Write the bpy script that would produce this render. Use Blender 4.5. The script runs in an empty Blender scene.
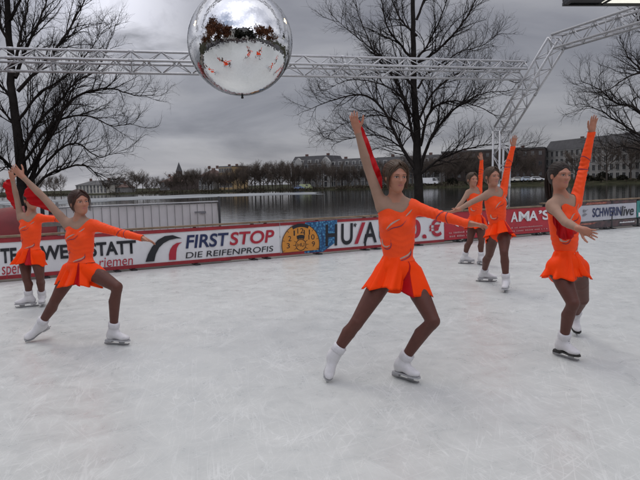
import bpy, math, random
import numpy as np
from mathutils import Vector, Matrix, noise as mnoise

R = math.radians
SC = bpy.context.scene
COL = SC.collection

# ------------------------------------------------------------------ camera
FPX = 620.0                       # focal length in pixels of the 640 px wide photograph
PITCH, ROLL = math.atan(56 / 620), R(-1.55)
EYE = np.array((0.0, 0.0, 1.4))
_f = np.array((0, math.cos(PITCH), -math.sin(PITCH)))
_u0 = np.array((0, math.sin(PITCH), math.cos(PITCH)))
_r0 = np.array((1.0, 0, 0))
CR = _r0 * math.cos(ROLL) + _u0 * math.sin(ROLL)
CU = _u0 * math.cos(ROLL) - _r0 * math.sin(ROLL)
cam = bpy.data.cameras.new('camera')
cam.sensor_width = 36
cam.lens = 36 * FPX / 640
cam.clip_start, cam.clip_end = 0.05, 6000
camo = bpy.data.objects.new('camera', cam)
COL.objects.link(camo)
m = Matrix.Identity(4)
for i in range(3):
    m[i][0], m[i][1], m[i][2], m[i][3] = CR[i], CU[i], -_f[i], EYE[i]
camo.matrix_world = m
SC.camera = camo


def ray(px, py):
    return _f + CR * (px - 320) / FPX + CU * (240 - py) / FPX


def at(px, py, Y):
    """world point that lies at depth Y along the sight line of a pixel (used to measure the place)"""
    d = ray(px, py)
    return EYE + d * (Y / d[1])


# ------------------------------------------------------------------ sky, sun, exposure
SUN_EL, SUN_AZ = R(60), R(-28)            # azimuth clockwise from +Y: high behind the thin cloud ahead, to the left
W = bpy.data.worlds.new('World')
SC.world = W
W.use_nodes = True
nt = W.node_tree
nt.nodes.clear()


def N(t, typ, ins=None, **kw):
    n = t.nodes.new(typ)
    for k, v in kw.items():
        setattr(n, k, v)
    for k, v in (ins or {}).items():
        s = n.inputs[k]
        if hasattr(v, 'is_output') or isinstance(v, bpy.types.NodeSocket):
            t.links.new(v, s)
        else:
            s.default_value = v
    return n


def M_(t, op, a, b=0.0, c=None, clamp=False):
    ins = {0: a, 1: b}
    if c is not None:
        ins[2] = c
    return N(t, 'ShaderNodeMath', ins, operation=op, use_clamp=clamp).outputs[0]


def MIX(t, fac, a, b, blend='MIX'):
    n = t.nodes.new('ShaderNodeMix')
    n.data_type = 'RGBA'
    n.blend_type = blend
    for idx, v in ((0, fac), (6, a), (7, b)):
        if isinstance(v, bpy.types.NodeSocket):
            t.links.new(v, n.inputs[idx])
        else:
            n.inputs[idx].default_value = v if idx == 0 else (v if len(v) == 4 else (*v, 1))
    return n.outputs[2]


def RAMP(t, fac, stops, interp='LINEAR'):
    n = t.nodes.new('ShaderNodeValToRGB')
    n.color_ramp.interpolation = interp
    cr = n.color_ramp
    while len(cr.elements) < len(stops):
        cr.elements.new(0.5)
    for e, (p, c) in zip(cr.elements, stops):
        e.position = p
        e.color = c if len(c) == 4 else (*c, 1)
    t.links.new(fac, n.inputs[0])
    return n.outputs[0]


SKY_SEED = 25.22
sky = N(nt, 'ShaderNodeTexSky', sky_type='NISHITA')
sky.sun_disc = False
sky.sun_elevation, sky.sun_rotation = SUN_EL, SUN_AZ
tc = N(nt, 'ShaderNodeTexCoord')
gen = tc.outputs['Generated']
sep = N(nt, 'ShaderNodeSeparateXYZ', {0: gen})
zz = M_(nt, 'ADD', M_(nt, 'MAXIMUM', sep.outputs[2], 0.0), 0.22)
pv = N(nt, 'ShaderNodeCombineXYZ', {0: M_(nt, 'DIVIDE', sep.outputs[0], zz), 1: M_(nt, 'DIVIDE', sep.outputs[1], zz), 2: SKY_SEED}).outputs[0]
n1 = N(nt, 'ShaderNodeTexNoise', {'Vector': pv, 'Scale': 1.15, 'Detail': 7.0, 'Roughness': 0.52, 'Distortion': 0.5}).outputs[0]
n2 = N(nt, 'ShaderNodeTexNoise', {'Vector': pv, 'Scale': 0.55, 'Detail': 3.0, 'Roughness': 0.5}).outputs[0]


def DOT(v):
    n = N(nt, 'ShaderNodeVectorMath', {0: gen, 1: v}, operation='DOT_PRODUCT')
    return n.outputs['Value']


def unit(v):
    v = np.array(v, float)
    return v / np.linalg.norm(v)


# cloud luminance: a broken grey deck, brighter overhead and behind, one bright break to the upper left, heavier to the right
rear = M_(nt, 'MULTIPLY_ADD', DOT(tuple(unit((0, -.88, .48)))), 0.5, 0.5, True)
rear = M_(nt, 'POWER', rear, 2.2)
base = M_(nt, 'MULTIPLY_ADD', n1, 3.4, 0.25)
base = M_(nt, 'MULTIPLY', base, M_(nt, 'MULTIPLY_ADD', n2, 1.0, 0.55))
base = M_(nt, 'MULTIPLY', base, M_(nt, 'MULTIPLY_ADD', rear, 5.6, 1.40))
gap = M_(nt, 'POWER', M_(nt, 'MAXIMUM', DOT(tuple(unit((-.315, 1, .30)))), 0.0), 190.0)
gap = M_(nt, 'MULTIPLY', gap, M_(nt, 'MULTIPLY_ADD', N(nt, 'ShaderNodeTexNoise', {'Vector': pv, 'Scale': 2.6, 'Detail': 6.0, 'Roughness': 0.55, 'Distortion': 0.6}).outputs[0], 5.0, -1.9, True))
base = M_(nt, 'ADD', base, M_(nt, 'MULTIPLY', gap, 5.4))
dark = M_(nt, 'POWER', M_(nt, 'MAXIMUM', DOT(tuple(unit((.46, 1, .30)))), 0.0), 9.0)
base = M_(nt, 'MULTIPLY', base, M_(nt, 'MULTIPLY_ADD', dark, -0.33, 1.0))
tint = RAMP(nt, n1, [(0.3, (0.93, 0.95, 1.10)), (0.62, (0.985, 0.985, 1.06))])
cl = N(nt, 'ShaderNodeVectorMath', {0: tint, 1: base}, operation='MULTIPLY').outputs[0]
blue = M_(nt, 'POWER', M_(nt, 'MAXIMUM', DOT(tuple(unit((-.35, -.9, .55)))), 0.0), 10.0)
hole = M_(nt, 'MULTIPLY', blue, M_(nt, 'MULTIPLY_ADD', n1, -9.0, 5.3, True))
hole = M_(nt, 'MULTIPLY_ADD', hole, 0.8, 0.04, True)
skyc = MIX(nt, hole, cl, sky.outputs[0])
bg = N(nt, 'ShaderNodeBackground', {'Color': skyc, 'Strength': 0.1})
N(nt, 'ShaderNodeOutputWorld', {0: bg.outputs[0]})

sun = bpy.data.lights.new('sun', 'SUN')
sun.energy, sun.angle, sun.color = 0.65, R(30), (1.0, 0.96, 0.9)
suno = bpy.data.objects.new('sun', sun)
COL.objects.link(suno)
sd = Vector((math.sin(SUN_AZ) * math.cos(SUN_EL), math.cos(SUN_AZ) * math.cos(SUN_EL), math.sin(SUN_EL)))
suno.rotation_euler = sd.to_track_quat('Z', 'Y').to_euler()
suno.location = (0, -10, 20)
vs = SC.view_settings
vs.view_transform, vs.look, vs.exposure, vs.gamma = 'Standard', 'None', 0.3, 1.0
vs.use_curve_mapping = False


# ------------------------------------------------------------------ materials
def mat(name, col, rough=0.6, var=0.12, scale=6.0, bump=0.0, bscale=None, metal=0.0, spec=0.5, emit=None, estr=0.0, coat=0.0, sss=0.0, sheen=0.0, coords='Object', detail=4.0, col2=None):
    mt = bpy.data.materials.new(name)
    mt.use_nodes = True
    t = mt.node_tree
    b = t.nodes['Principled BSDF']
    c = tuple(col) + (1,)
    tcn = N(t, 'ShaderNodeTexCoord').outputs[coords]
    if var > 0 or col2:
        nz = N(t, 'ShaderNodeTexNoise', {'Vector': tcn, 'Scale': scale, 'Detail': detail, 'Roughness': 0.6}).outputs[0]
        lo = tuple(max(0, x * (1 - var)) for x in col)
        hi = tuple(min(1, x * (1 + var)) for x in (col2 or col))
        cc = RAMP(t, nz, [(0.32, lo), (0.68, hi)])
        t.links.new(cc, b.inputs['Base Color'])
    else:
        b.inputs['Base Color'].default_value = c
    b.inputs['Roughness'].default_value = rough
    b.inputs['Metallic'].default_value = metal
    b.inputs['Specular IOR Level'].default_value = spec
    b.inputs['Coat Weight'].default_value = coat
    if sss:
        b.inputs['Subsurface Weight'].default_value = sss
        b.inputs['Subsurface Radius'].default_value = (0.012, 0.005, 0.003)
        b.inputs['Subsurface Scale'].default_value = 1.0
    if sheen:
        b.inputs['Sheen Weight'].default_value = sheen
    if bump:
        bz = N(t, 'ShaderNodeTexNoise', {'Vector': tcn, 'Scale': bscale or scale * 4, 'Detail': 5.0, 'Roughness': 0.65}).outputs[0]
        bp = N(t, 'ShaderNodeBump', {'Height': bz, 'Strength': bump, 'Distance': 0.02})
        t.links.new(bp.outputs[0], b.inputs['Normal'])
    if emit:
        b.inputs['Emission Color'].default_value = (*emit, 1)
        b.inputs['Emission Strength'].default_value = estr
    return mt


# ------------------------------------------------------------------ mesh helpers
def mesh_np(name, V, faces, mats, fmat=None, smooth=True):
    """faces: one array (n,3)/(n,4) or a list of such arrays"""
    me = bpy.data.meshes.new(name)
    V = np.asarray(V, np.float32)
    if isinstance(faces, np.ndarray):
        faces = [faces]
    faces = [np.asarray(f, np.int32) for f in faces if len(f)]
    loops = np.concatenate([f.ravel() for f in faces])
    tot = np.concatenate([np.full(len(f), f.shape[1], np.int32) for f in faces])
    start = np.concatenate([[0], np.cumsum(tot)[:-1]]).astype(np.int32)
    me.vertices.add(len(V))
    me.vertices.foreach_set('co', V.ravel())
    me.loops.add(len(loops))
    me.loops.foreach_set('vertex_index', loops)
    me.polygons.add(len(tot))
    me.polygons.foreach_set('loop_start', start)
    me.polygons.foreach_set('loop_total', tot)
    me.update(calc_edges=True)
    me.validate()
    for mm in (mats if isinstance(mats, (list, tuple)) else [mats]):
        me.materials.append(mm)
    if fmat is not None and len(me.polygons) == len(fmat):
        me.polygons.foreach_set('material_index', np.asarray(fmat, np.int32))
    me.polygons.foreach_set('use_smooth', np.full(len(me.polygons), bool(smooth)))
    return me


def link(name, me, parent=None, loc=None):
    o = bpy.data.objects.new(name, me)
    COL.objects.link(o)
    if parent is not None:
        o.parent = parent
    if loc is not None:
        o.location = loc
    return o


def tag(o, label=None, cat=None, group=None, kind=None):
    if label:
        o['label'] = label
    if cat:
        o['category'] = cat
    if group:
        o['group'] = group
    if kind:
        o['kind'] = kind
    return o


def thing(name, label, cat, loc=(0, 0, 0), group=None, rz=0.0):
    o = link(name, None, None, tuple(loc))
    o.rotation_euler = (0, 0, rz)
    return tag(o, label, cat, group)


def copy_tree(o, parent=None):
    c = o.copy()
    COL.objects.link(c)
    c.parent = parent
    for ch in [x for x in COL.objects if x.parent == o]:
        copy_tree(ch, c)
    return c


class MB:
    """collects boxes, bars, tubes, polygons into one mesh"""

    def __init__(s):
        s.V, s.F, s.n = [], {}, 0

    def add(s, V, F):
        V = np.asarray(V, float)
        for f in F:
            s.F.setdefault(len(f), []).append([i + s.n for i in f])
        s.V.append(V)
        s.n += len(V)
        return s

    def obox(s, c, ax, ay, az):
        """box by centre and three half-axis vectors"""
        c, ax, ay, az = (np.asarray(q, float) for q in (c, ax, ay, az))
        V = [c + a * ax + b * ay + d * az for d in (-1, 1) for b in (-1, 1) for a in (-1, 1)]
        return s.add(V, [(0, 2, 3, 1), (4, 5, 7, 6), (0, 1, 5, 4), (2, 6, 7, 3), (0, 4, 6, 2), (1, 3, 7, 5)])

    def box(s, x0, x1, y0, y1, z0, z1):
        return s.obox(((x0 + x1) / 2, (y0 + y1) / 2, (z0 + z1) / 2), ((x1 - x0) / 2, 0, 0), (0, (y1 - y0) / 2, 0), (0, 0, (z1 - z0) / 2))

    def tube(s, pts, rad, n=8, cap=True):
        P = np.asarray(pts, float)
        k = len(P)
        rad = np.full(k, rad, float) if np.isscalar(rad) else np.asarray(rad, float)
        T = np.gradient(P, axis=0)
        T /= np.linalg.norm(T, axis=1)[:, None] + 1e-12
        a = np.array((0, 0, 1.0)) if abs(T[0][2]) < .9 else np.array((1.0, 0, 0))
        V = []
        u = np.cross(T[0], a)
        u /= np.linalg.norm(u)
        th = np.arange(n) * 2 * math.pi / n
        for i in range(k):
            u = u - T[i] * u.dot(T[i])
            u /= np.linalg.norm(u) + 1e-12
            w = np.cross(T[i], u)
            V.append(P[i] + rad[i] * (np.cos(th)[:, None] * u + np.sin(th)[:, None] * w))
        V = np.concatenate(V)
        F = [(i * n + j, i * n + (j + 1) % n, (i + 1) * n + (j + 1) % n, (i + 1) * n + j) for i in range(k - 1) for j in range(n)]
        if cap and n >= 3:
            F += [tuple(range(n))[::-1], tuple((k - 1) * n + j for j in range(n))]
        return s.add(V, F)

    def prism(s, poly, o, ex, ey, ez):
        """polygon (a,b) in the plane ex,ey extruded along the vector ez from o"""
        o, ex, ey, ez = (np.asarray(q, float) for q in (o, ex, ey, ez))
        n = len(poly)
        V = [o + a * ex + b * ey for a, b in poly] + [o + a * ex + b * ey + ez for a, b in poly]
        F = [tuple(range(n))[::-1], tuple(range(n, 2 * n))] + [(i, (i + 1) % n, n + (i + 1) % n, n + i) for i in range(n)]
        return s.add(V, F)

    def lathe(s, prof, c, n=20, axis=2):
        V, F = [], []
        for r, z in prof:
            for j in range(n):
                t = 2 * math.pi * j / n
                p = [r * math.cos(t), r * math.sin(t), z]
                if axis == 1:
                    p = [p[0], p[2], p[1]]
                V.append(np.array(p) + np.asarray(c, float))
        for i in range(len(prof) - 1):
            for j in range(n):
                F.append((i * n + j, i * n + (j + 1) % n, (i + 1) * n + (j + 1) % n, (i + 1) * n + j))
        F.append(tuple(range(n))[::-1])
        F.append(tuple((len(prof) - 1) * n + j for j in range(n)))
        return s.add(V, F)

    def mesh(s, name, mt, smooth=False, origin=(0, 0, 0)):
        V = np.concatenate(s.V) - np.asarray(origin, float)
        me = bpy.data.meshes.new(name)
        fl = [f for k in s.F for f in s.F[k]]
        me.from_pydata(V.tolist(), [], fl)
        me.materials.append(mt)
        if smooth:
            me.polygons.foreach_set('use_smooth', np.ones(len(me.polygons), bool))
        me.update()
        return me

    def build(s, name, mt, parent=None, smooth=False, origin=None):
        """origin: world position of the parent, so that vertices are given in world space"""
        if origin is None:
            rt = parent
            while rt is not None and rt.parent is not None:
                rt = rt.parent
            origin = rt.location if rt is not None else (0, 0, 0)
        return link(name, s.mesh(name, mt, smooth, origin), parent)
# ------------------------------------------------------------------ setting: rink, ground, lake
SH = (214.0, -0.58)                    # far shore line  Y = 214 - 0.58 X
BAR = (12.4, 0.53)                     # rink barrier     Y = 12.4 + 0.53 X
BE = unit((1, BAR[1], 0))              # along the barrier
BN = np.array((BE[1], -BE[0], 0))      # towards the rink


def ice_material():
    mt = bpy.data.materials.new('rink_ice')
    mt.use_nodes = True
    t = mt.node_tree
    b = t.nodes['Principled BSDF']
    o = N(t, 'ShaderNodeTexCoord').outputs['Object']
    big = N(t, 'ShaderNodeTexNoise', {'Vector': o, 'Scale': 0.55, 'Detail': 5.0, 'Roughness': 0.6}).outputs[0]
    mid = N(t, 'ShaderNodeTexNoise', {'Vector': o, 'Scale': 4.0, 'Detail': 8.0, 'Roughness': 0.72, 'Distortion': 0.8}).outputs[0]
    c = RAMP(t, big, [(0.25, (0.44, 0.455, 0.44)), (0.75, (0.575, 0.588, 0.568))])
    c = MIX(t, 0.55, c, RAMP(t, mid, [(0.28, (0.455, 0.472, 0.455)), (0.52, (0.57, 0.582, 0.557)), (0.74, (0.65, 0.662, 0.635))]))
    tot = None
    # skate scratches: thin lines of strongly stretched noise in several directions
    for k, (ang, sc, th) in enumerate(((72, 1.0, .030), (-52, 1.3, .028), (38, .8, .024), (96, 1.1, .026), (-78, .9, .028), (15, 1.3, .022))):
        mp = N(t, 'ShaderNodeMapping', {'Vector': o, 'Rotation': (0, 0, R(ang)), 'Location': (k * 3.1, k * 1.7, 0), 'Scale': (1 / (0.40 * sc), 1 / (6.0 * sc), 1)}, vector_type='TEXTURE').outputs[0]
        nz = N(t, 'ShaderNodeTexNoise', {'Vector': mp, 'Scale': 1.6, 'Detail': 2.5, 'Roughness': 0.55, 'Distortion': 0.9}).outputs[0]
        d = M_(t, 'ABSOLUTE', M_(t, 'SUBTRACT', nz, 0.5))
        ln = M_(t, 'SUBTRACT', 1.0, M_(t, 'DIVIDE', d, th * 0.35), clamp=True)
        tot = ln if tot is None else M_(t, 'MAXIMUM', tot, ln)
    fine = N(t, 'ShaderNodeTexNoise', {'Vector': o, 'Scale': 1.4, 'Detail': 6.0, 'Roughness': 0.7}).outputs[0]
    msk = M_(t, 'MULTIPLY', tot, M_(t, 'MULTIPLY_ADD', fine, 3.2, -1.0, True))
    c = MIX(t, M_(t, 'MULTIPLY', msk, 0.5), c, (0.82, 0.83, 0.81))
    # long curved cuts left by blades
    rr = random.Random(12)
    cuts = None
    sp = N(t, 'ShaderNodeSeparateXYZ', {0: o})
    for k in range(22):
        cx_, cy_, r_ = rr.uniform(-7, 7), rr.uniform(-2, 11), rr.choice((.8, 1.4, 2.3, 3.6, 5.5))
        d = N(t, 'ShaderNodeVectorMath', {0: o, 1: (cx_, cy_, 0)}, operation='DISTANCE').outputs['Value']
        d = M_(t, 'ABSOLUTE', M_(t, 'SUBTRACT', d, r_))
        ln = M_(t, 'SUBTRACT', 1.0, M_(t, 'DIVIDE', d, rr.uniform(.004, .009)), clamp=True)
        a_ = rr.uniform(0, 6.28)
        half = M_(t, 'ADD', M_(t, 'MULTIPLY', M_(t, 'SUBTRACT', sp.outputs[0], cx_), math.cos(a_)), M_(t, 'MULTIPLY', M_(t, 'SUBTRACT', sp.outputs[1], cy_), math.sin(a_)))
        ln = M_(t, 'MULTIPLY', ln, M_(t, 'MULTIPLY_ADD', half, 1.2 / r_, .35, True))
        cuts = ln if cuts is None else M_(t, 'MAXIMUM', cuts, ln)
    cuts = M_(t, 'MULTIPLY', cuts, M_(t, 'MULTIPLY_ADD', mid, 3.0, -.75, True))
    c = MIX(t, M_(t, 'MULTIPLY', cuts, 0.12), c, (0.82, 0.83, 0.81))
    gr = N(t, 'ShaderNodeTexNoise', {'Vector': o, 'Scale': 55.0, 'Detail': 6.0, 'Roughness': 0.75}).outputs[0]
    c = MIX(t, M_(t, 'MULTIPLY_ADD', gr, 1.0, -0.42, True), c, (0.48, 0.49, 0.475))
    t.links.new(c, b.inputs['Base Color'])
    rr = RAMP(t, mid, [(0.3, (0.22,) * 3), (0.7, (0.5,) * 3)])
    t.links.new(rr, b.inputs['Roughness'])
    b.inputs['Specular IOR Level'].default_value = 0.62
    h = M_(t, 'ADD', M_(t, 'MULTIPLY', gr, 0.5), mid)
    bp = N(t, 'ShaderNodeBump', {'Height': h, 'Strength': 0.05, 'Distance': 0.005})
    t.links.new(bp.outputs[0], b.inputs['Normal'])
    return mt


def terrain():
    xs = np.concatenate([np.linspace(-1800, -220, 14), np.arange(-200, 201, 8.0), np.linspace(220, 1800, 14)])
    ys = np.concatenate([[-400, -150, -60], np.arange(-40, 40, 3.0), np.arange(40, 420, 6.0), np.linspace(430, 3000, 16)])
    X, Y = np.meshgrid(xs, ys, indexing='ij')
    sd_ = (Y - (SH[0] + SH[1] * X)) / math.hypot(1, SH[1])
    ns = (Y - (17.5 + .53 * X)) / math.hypot(1, .53)
    near = np.interp(ns, [-1, 6], [-.16, -2.2])
    hs_ = np.interp(X, [-10, 45], [.42, 1.0])
    far = np.interp(sd_, [-6, 0], [-1.4, 0]) + hs_ * np.interp(sd_, [0, 3, 12, 40, 300, 2000], [0, .55, 1.55, 2.05, 3.8, 9.8]) - .8
    Z = np.where(sd_ > -8, far, np.where(ns < 8, near, -2.2))
    nx, ny = X.shape
    V = np.stack([X, Y, Z], -1).reshape(-1, 3)
    I = np.arange(nx * ny).reshape(nx, ny)
    F = np.stack([I[:-1, :-1], I[1:, :-1], I[1:, 1:], I[:-1, 1:]], -1).reshape(-1, 4)
    gm = mat('winter_grass', (0.022, 0.024, 0.013), 0.95, 0.35, 0.3, 0.4, 6, col2=(0.034, 0.033, 0.020), spec=0.03)
    tag(link('ground', mesh_np('ground', V, F, gm)), kind='structure')


terrain()


def water():
    mt = bpy.data.materials.new('lake_water')
    mt.use_nodes = True
    t = mt.node_tree
    b = t.nodes['Principled BSDF']
    b.inputs['Base Color'].default_value = (0.012, 0.016, 0.016, 1)
    b.inputs['IOR'].default_value = 1.33
    b.inputs['Specular IOR Level'].default_value = 0.9
    b.inputs['Roughness'].default_value = 0.06
    o = N(t, 'ShaderNodeTexCoord').outputs['Object']
    mp = N(t, 'ShaderNodeMapping', {'Vector': o, 'Scale': (0.6, 1.0, 1)}).outputs[0]
    nz = N(t, 'ShaderNodeTexNoise', {'Vector': mp, 'Scale': 1.1, 'Detail': 4.0, 'Roughness': 0.55}).outputs[0]
    bp = N(t, 'ShaderNodeBump', {'Height': nz, 'Strength': 0.08, 'Distance': 0.12})
    t.links.new(bp.outputs[0], b.inputs['Normal'])
    mb = MB()
    mb.add([(-1700, 10, -.75), (1700, 10, -.75), (1700, 1600, -.75), (-1700, 1600, -.75)], [(0, 1, 2, 3)])
    tag(mb.build('lake_water', mt), kind='structure')


water()


def lake_ice():
    """thin pale sheets of ice left on the lake near the far shore, irregular edges"""
    mt = mat('lake_ice', (0.17, 0.178, 0.182), 0.95, 0.25, 0.08, 0.05, 2, col2=(0.26, 0.27, 0.275), spec=0.05)
    rng = random.Random(5)

    def sheet(pts, name):
        P = [np.array(p) for p in pts]
        out = []
        for i in range(len(P)):
            a, b = P[i], P[(i + 1) % len(P)]
            n = max(2, int(np.linalg.norm(b - a) / 5))
            for k in range(n):
                q = a + (b - a) * k / n
                out.append(q + np.array((rng.uniform(-1.4, 1.4), rng.uniform(-1.8, 1.8))))
        mb = MB()
        mb.prism([tuple(q) for q in out], (0, 0, -.747), (1, 0, 0), (0, 1, 0), (0, 0, .03))
        tag(mb.build(name, mt), kind='structure')

    def W2(px, py):
        d = ray(px, py)
        p = EYE + d * ((-.72 - EYE[2]) / d[2])
        return p[:2]
    sheet([W2(-60, 205), W2(55, 204.5), W2(118, 200.5), W2(225, 196.6), W2(320, 194.0), W2(318, 192.1), W2(200, 194.3), W2(60, 199.5), W2(-60, 201.5)], 'lake_ice')
    sheet([W2(-60, 229), W2(60, 224), W2(120, 214), W2(150, 208.5), W2(100, 208), W2(0, 212), W2(-60, 216)], 'lake_ice')


lake_ice()


def rink():
    mb = MB()
    k = .32
    a, b = (-11.0, BAR[0] + BAR[1] * -11 - .1), (13.0, BAR[0] + BAR[1] * 13 - .1)
    poly = [(-11, -7.5), (13, -7.5), b, a]
    mb.prism(poly, (0, 0, -.14), (1, 0, 0), (0, 1, 0), (0, 0, .14))
    tag(mb.build('ice_rink', ice_material()), kind='structure')
    mb = MB()
    mb.prism([(-40, -29), (40, -29), (40, 17.3), (15.2, 17.3 + 2), (-9, 6.8), (-40, -8)], (0, 0, -.155), (1, 0, 0), (0, 1, 0), (0, 0, .008))
    tag(mb.build('pavement', mat('dark_paving', (0.04, 0.038, 0.037), .85, .25, 1.5, .2)), kind='structure')
    # plank deck strip outside the barrier
    mb = MB()
    o = np.array((0, BAR[0], 0)) - BN * 1.3
    mb.obox(o - np.array((0, 0, .10)) + BE * 1, BE * 14, BN * .95, (0, 0, .05))
    tag(mb.build('path', mat('wet_planks', (0.10, 0.085, 0.07), 0.6, 0.3, 3, 0.2)), kind='structure')


rink()


# ------------------------------------------------------------------ barrier and banners
def hit(px, py):
    """(s, z) on the barrier plane for a pixel"""
    d = ray(px, py)
    tt = BAR[0] / (d[1] - BAR[1] * d[0])
    p = EYE + d * tt
    return p[0] / BE[0], p[2]


def bp_(s, z, off=0.0):
    return np.array((0, BAR[0], 0)) + BE * s + np.array((0, 0, z)) + BN * off


def sx(px):
    return hit(px, 235)[0]


wood = mat('weathered_wood', (0.20, 0.14, 0.09), 0.8, 0.3, 5, 0.3)
blackm = mat('black_painted_steel', (0.018, 0.018, 0.02), 0.5, 0.2, 8)
white_vinyl = mat('white_vinyl', (0.70, 0.70, 0.715), 0.45, 0.05, 3, 0.06, 2.5)
red_vinyl = mat('red_vinyl', (0.42, 0.016, 0.03), 0.45, 0.10, 3, 0.06, 2.5)
rim_red = mat('red_border', (0.30, 0.020, 0.028), 0.5, 0.2, 4)
ink = mat('black_ink', (0.010, 0.011, 0.016), 0.5, 0.0)
navy = mat('navy_ink', (0.012, 0.022, 0.085), 0.5, 0.0)
redink = mat('red_ink', (0.40, 0.015, 0.035), 0.5, 0.0)
greyink = mat('grey_ink', (0.20, 0.20, 0.22), 0.5, 0.0)
whiteink = mat('white_ink', (0.70, 0.70, 0.70), 0.5, 0.0)
orange_ink = mat('orange_ink', (0.62, 0.25, 0.035), 0.5, 0.05, 6)
teal_vinyl = mat('teal_vinyl', (0.03, 0.22, 0.20), 0.45, 0.05, 3)


def blue_print():
    mt = mat('blue_print', (0.03, 0.15, 0.30), 0.5, 0.0)
    t = mt.node_tree
    b = t.nodes['Principled BSDF']
    o = N(t, 'ShaderNodeTexCoord').outputs['Object']
    v = N(t, 'ShaderNodeTexVoronoi', {'Vector': o, 'Scale': 22.0})
    c = RAMP(t, v.outputs['Distance'], [(0.1, (0.10, 0.34, 0.52)), (0.5, (0.02, 0.12, 0.27)), (0.8, (0.01, 0.05, 0.14))])
    t.links.new(c, b.inputs['Base Color'])
    return mt


bluem = blue_print()
segs = [(-11.3 + 2.5 * k, -11.3 + 2.5 * (k + 1) - .03) for k in range(10)]
for k, (a, b) in enumerate(segs):
    o = bp_((a + b) / 2, 0)
    lab = 'wooden top railed barrier segment on black feet by the %s' % (
        ['red stand, outermost', 'red stand', 'back left skater', 'front left skater', 'tyre advert mark',
         'orange badge', 'centre skater', 'two far skaters', 'right front skater', 'SCHWERIN banner'][k])
    th = thing('rink_barrier', lab, 'barrier', o, 'barrier segments along the far edge of the rink')
    mb = MB()
    rz_ = .708 if b < 7.3 else .775
    mb.obox(bp_((a + b) / 2, rz_), BE * (b - a) / 2, BN * .06, (0, 0, .016))
    mb.build('top_rail', wood, th)
    mb = MB()
    for z in (.06, .40):
        mb.obox(bp_((a + b) / 2, z), BE * ((b - a) / 2 - .03), BN * .018, (0, 0, .02))
    mb.build('lower_rail', blackm, th)
    for q in np.linspace(a + .12, b - .12, 3):
        mb = MB()
        mb.obox(bp_(q, (rz_ - .017) / 2), BE * .025, BN * .025, (0, 0, (rz_ - .017) / 2))
        mb.obox(bp_(q, .012), BE * .045, BN * .13, (0, 0, .012))
        mb.build('post', blackm, th)


def text_mesh(body, s0, s1, z0, z1, mt, off, parent, bold=0.0, shear=0.0, name='lettering', curve=None):
    cu = bpy.data.curves.new('t', 'FONT')
    cu.body, cu.offset, cu.shear = body, bold, shear
    ob = bpy.data.objects.new('t', cu)
    COL.objects.link(ob)
    dg = bpy.context.evaluated_depsgraph_get()
    me = bpy.data.meshes.new_from_object(ob.evaluated_get(dg))
    bpy.data.objects.remove(ob)
    V = np.array([v.co[:] for v in me.vertices])
    lo, hi_ = V.min(0), V.max(0)
    q = (V - lo) / np.maximum(hi_ - lo, 1e-6)
    o = np.array(parent.location)
    out = np.array([bp_(s0 + a * (s1 - s0), z0 + b * (z1 - z0), off) - o for a, b in q[:, :2]])
    for v, p in zip(me.vertices, out):
        v.co = p
    me.materials.clear()
    me.materials.append(mt)
    me.update()
    return link(name, me, parent)


def banner(label, s0, s1, z0, z1, mt, off=.03, border=None, bt=.045):
    th = thing('banner', label, 'banner', bp_((s0 + s1) / 2, 0), 'advertising banners on the rink barrier')
    mb = MB()
    # gently rippled sheet with thickness
    n = max(8, int((s1 - s0) / .12))
    S = np.linspace(s0, s1, n + 1)
    V, F = [], []
    for i, q in enumerate(S):
        w = .004 * math.sin(q * 4.1) + .003 * math.sin(q * 9.7 + 1)
        for z, oo in ((z0, off + w), (z1, off + w * .5), (z1, off + w * .5 - .004), (z0, off + w - .004)):
            V.append(bp_(q, z, oo))
    for i in range(n):
        for j in range(4):
            F.append((i * 4 + j, (i + 1) * 4 + j, (i + 1) * 4 + (j + 1) % 4, i * 4 + (j + 1) % 4))
    F += [(0, 1, 2, 3), tuple(n * 4 + j for j in (3, 2, 1, 0))]
    mb.add(V, F)
    mb.build('sheet', mt, th)
    if border:
        mb = MB()
        for z in (z0 + bt / 2, z1 - bt / 2):
            mb.obox(bp_((s0 + s1) / 2, z, off + .010), BE * (s1 - s0) / 2, BN * .003, (0, 0, bt / 2))
        mb.build('border', border, th)
    return th


def flat(polys, mt, off, parent, name, th=.003):
    mb = MB()
    for p in polys:
        mb.prism([(a, b) for a, b in p], bp_(0, 0, off), BE, (0, 0, 1), BN * th)
    return mb.build(name, mt, parent)


def arc_poly(c, r0, r1, a0, a1, n=24):
    A = np.linspace(R(a0), R(a1), n)
    return [(c[0] + r1 * math.cos(t), c[1] + r1 * math.sin(t)) for t in A] + [(c[0] + r0 * math.cos(t), c[1] + r0 * math.sin(t)) for t in A[::-1]]


Z0, Z1 = .035, .675
# 1: workshop + tyre shop banner
sA, sB = sx(-75), sx(279)
b1 = banner('long white advert banner with red edges reading WERKSTATT and FIRST STOP', sA, sB, Z0, Z1, white_vinyl, border=rim_red, bt=.06)
lo = .014
zb, zt = hit(112, 255)[1], hit(112, 241.2)[1]
text_mesh('WERKSTATT', sx(39), sx(135), zb, zt, ink, .03 + lo, b1, .034)
text_mesh('TE', sx(-1), sx(15.5), zb, zt, ink, .03 + lo, b1, .034)
zb, zt = hit(112, 265.5)[1], hit(112, 257.5)[1]
text_mesh('riemen', sx(97), sx(131), zb - .01, zt + .01, redink, .03 + lo, b1, .0, .12)
text_mesh('sper', sx(-1), sx(19), zb - .06, zt - .01, redink, .03 + lo, b1, .0, .12)
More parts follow.
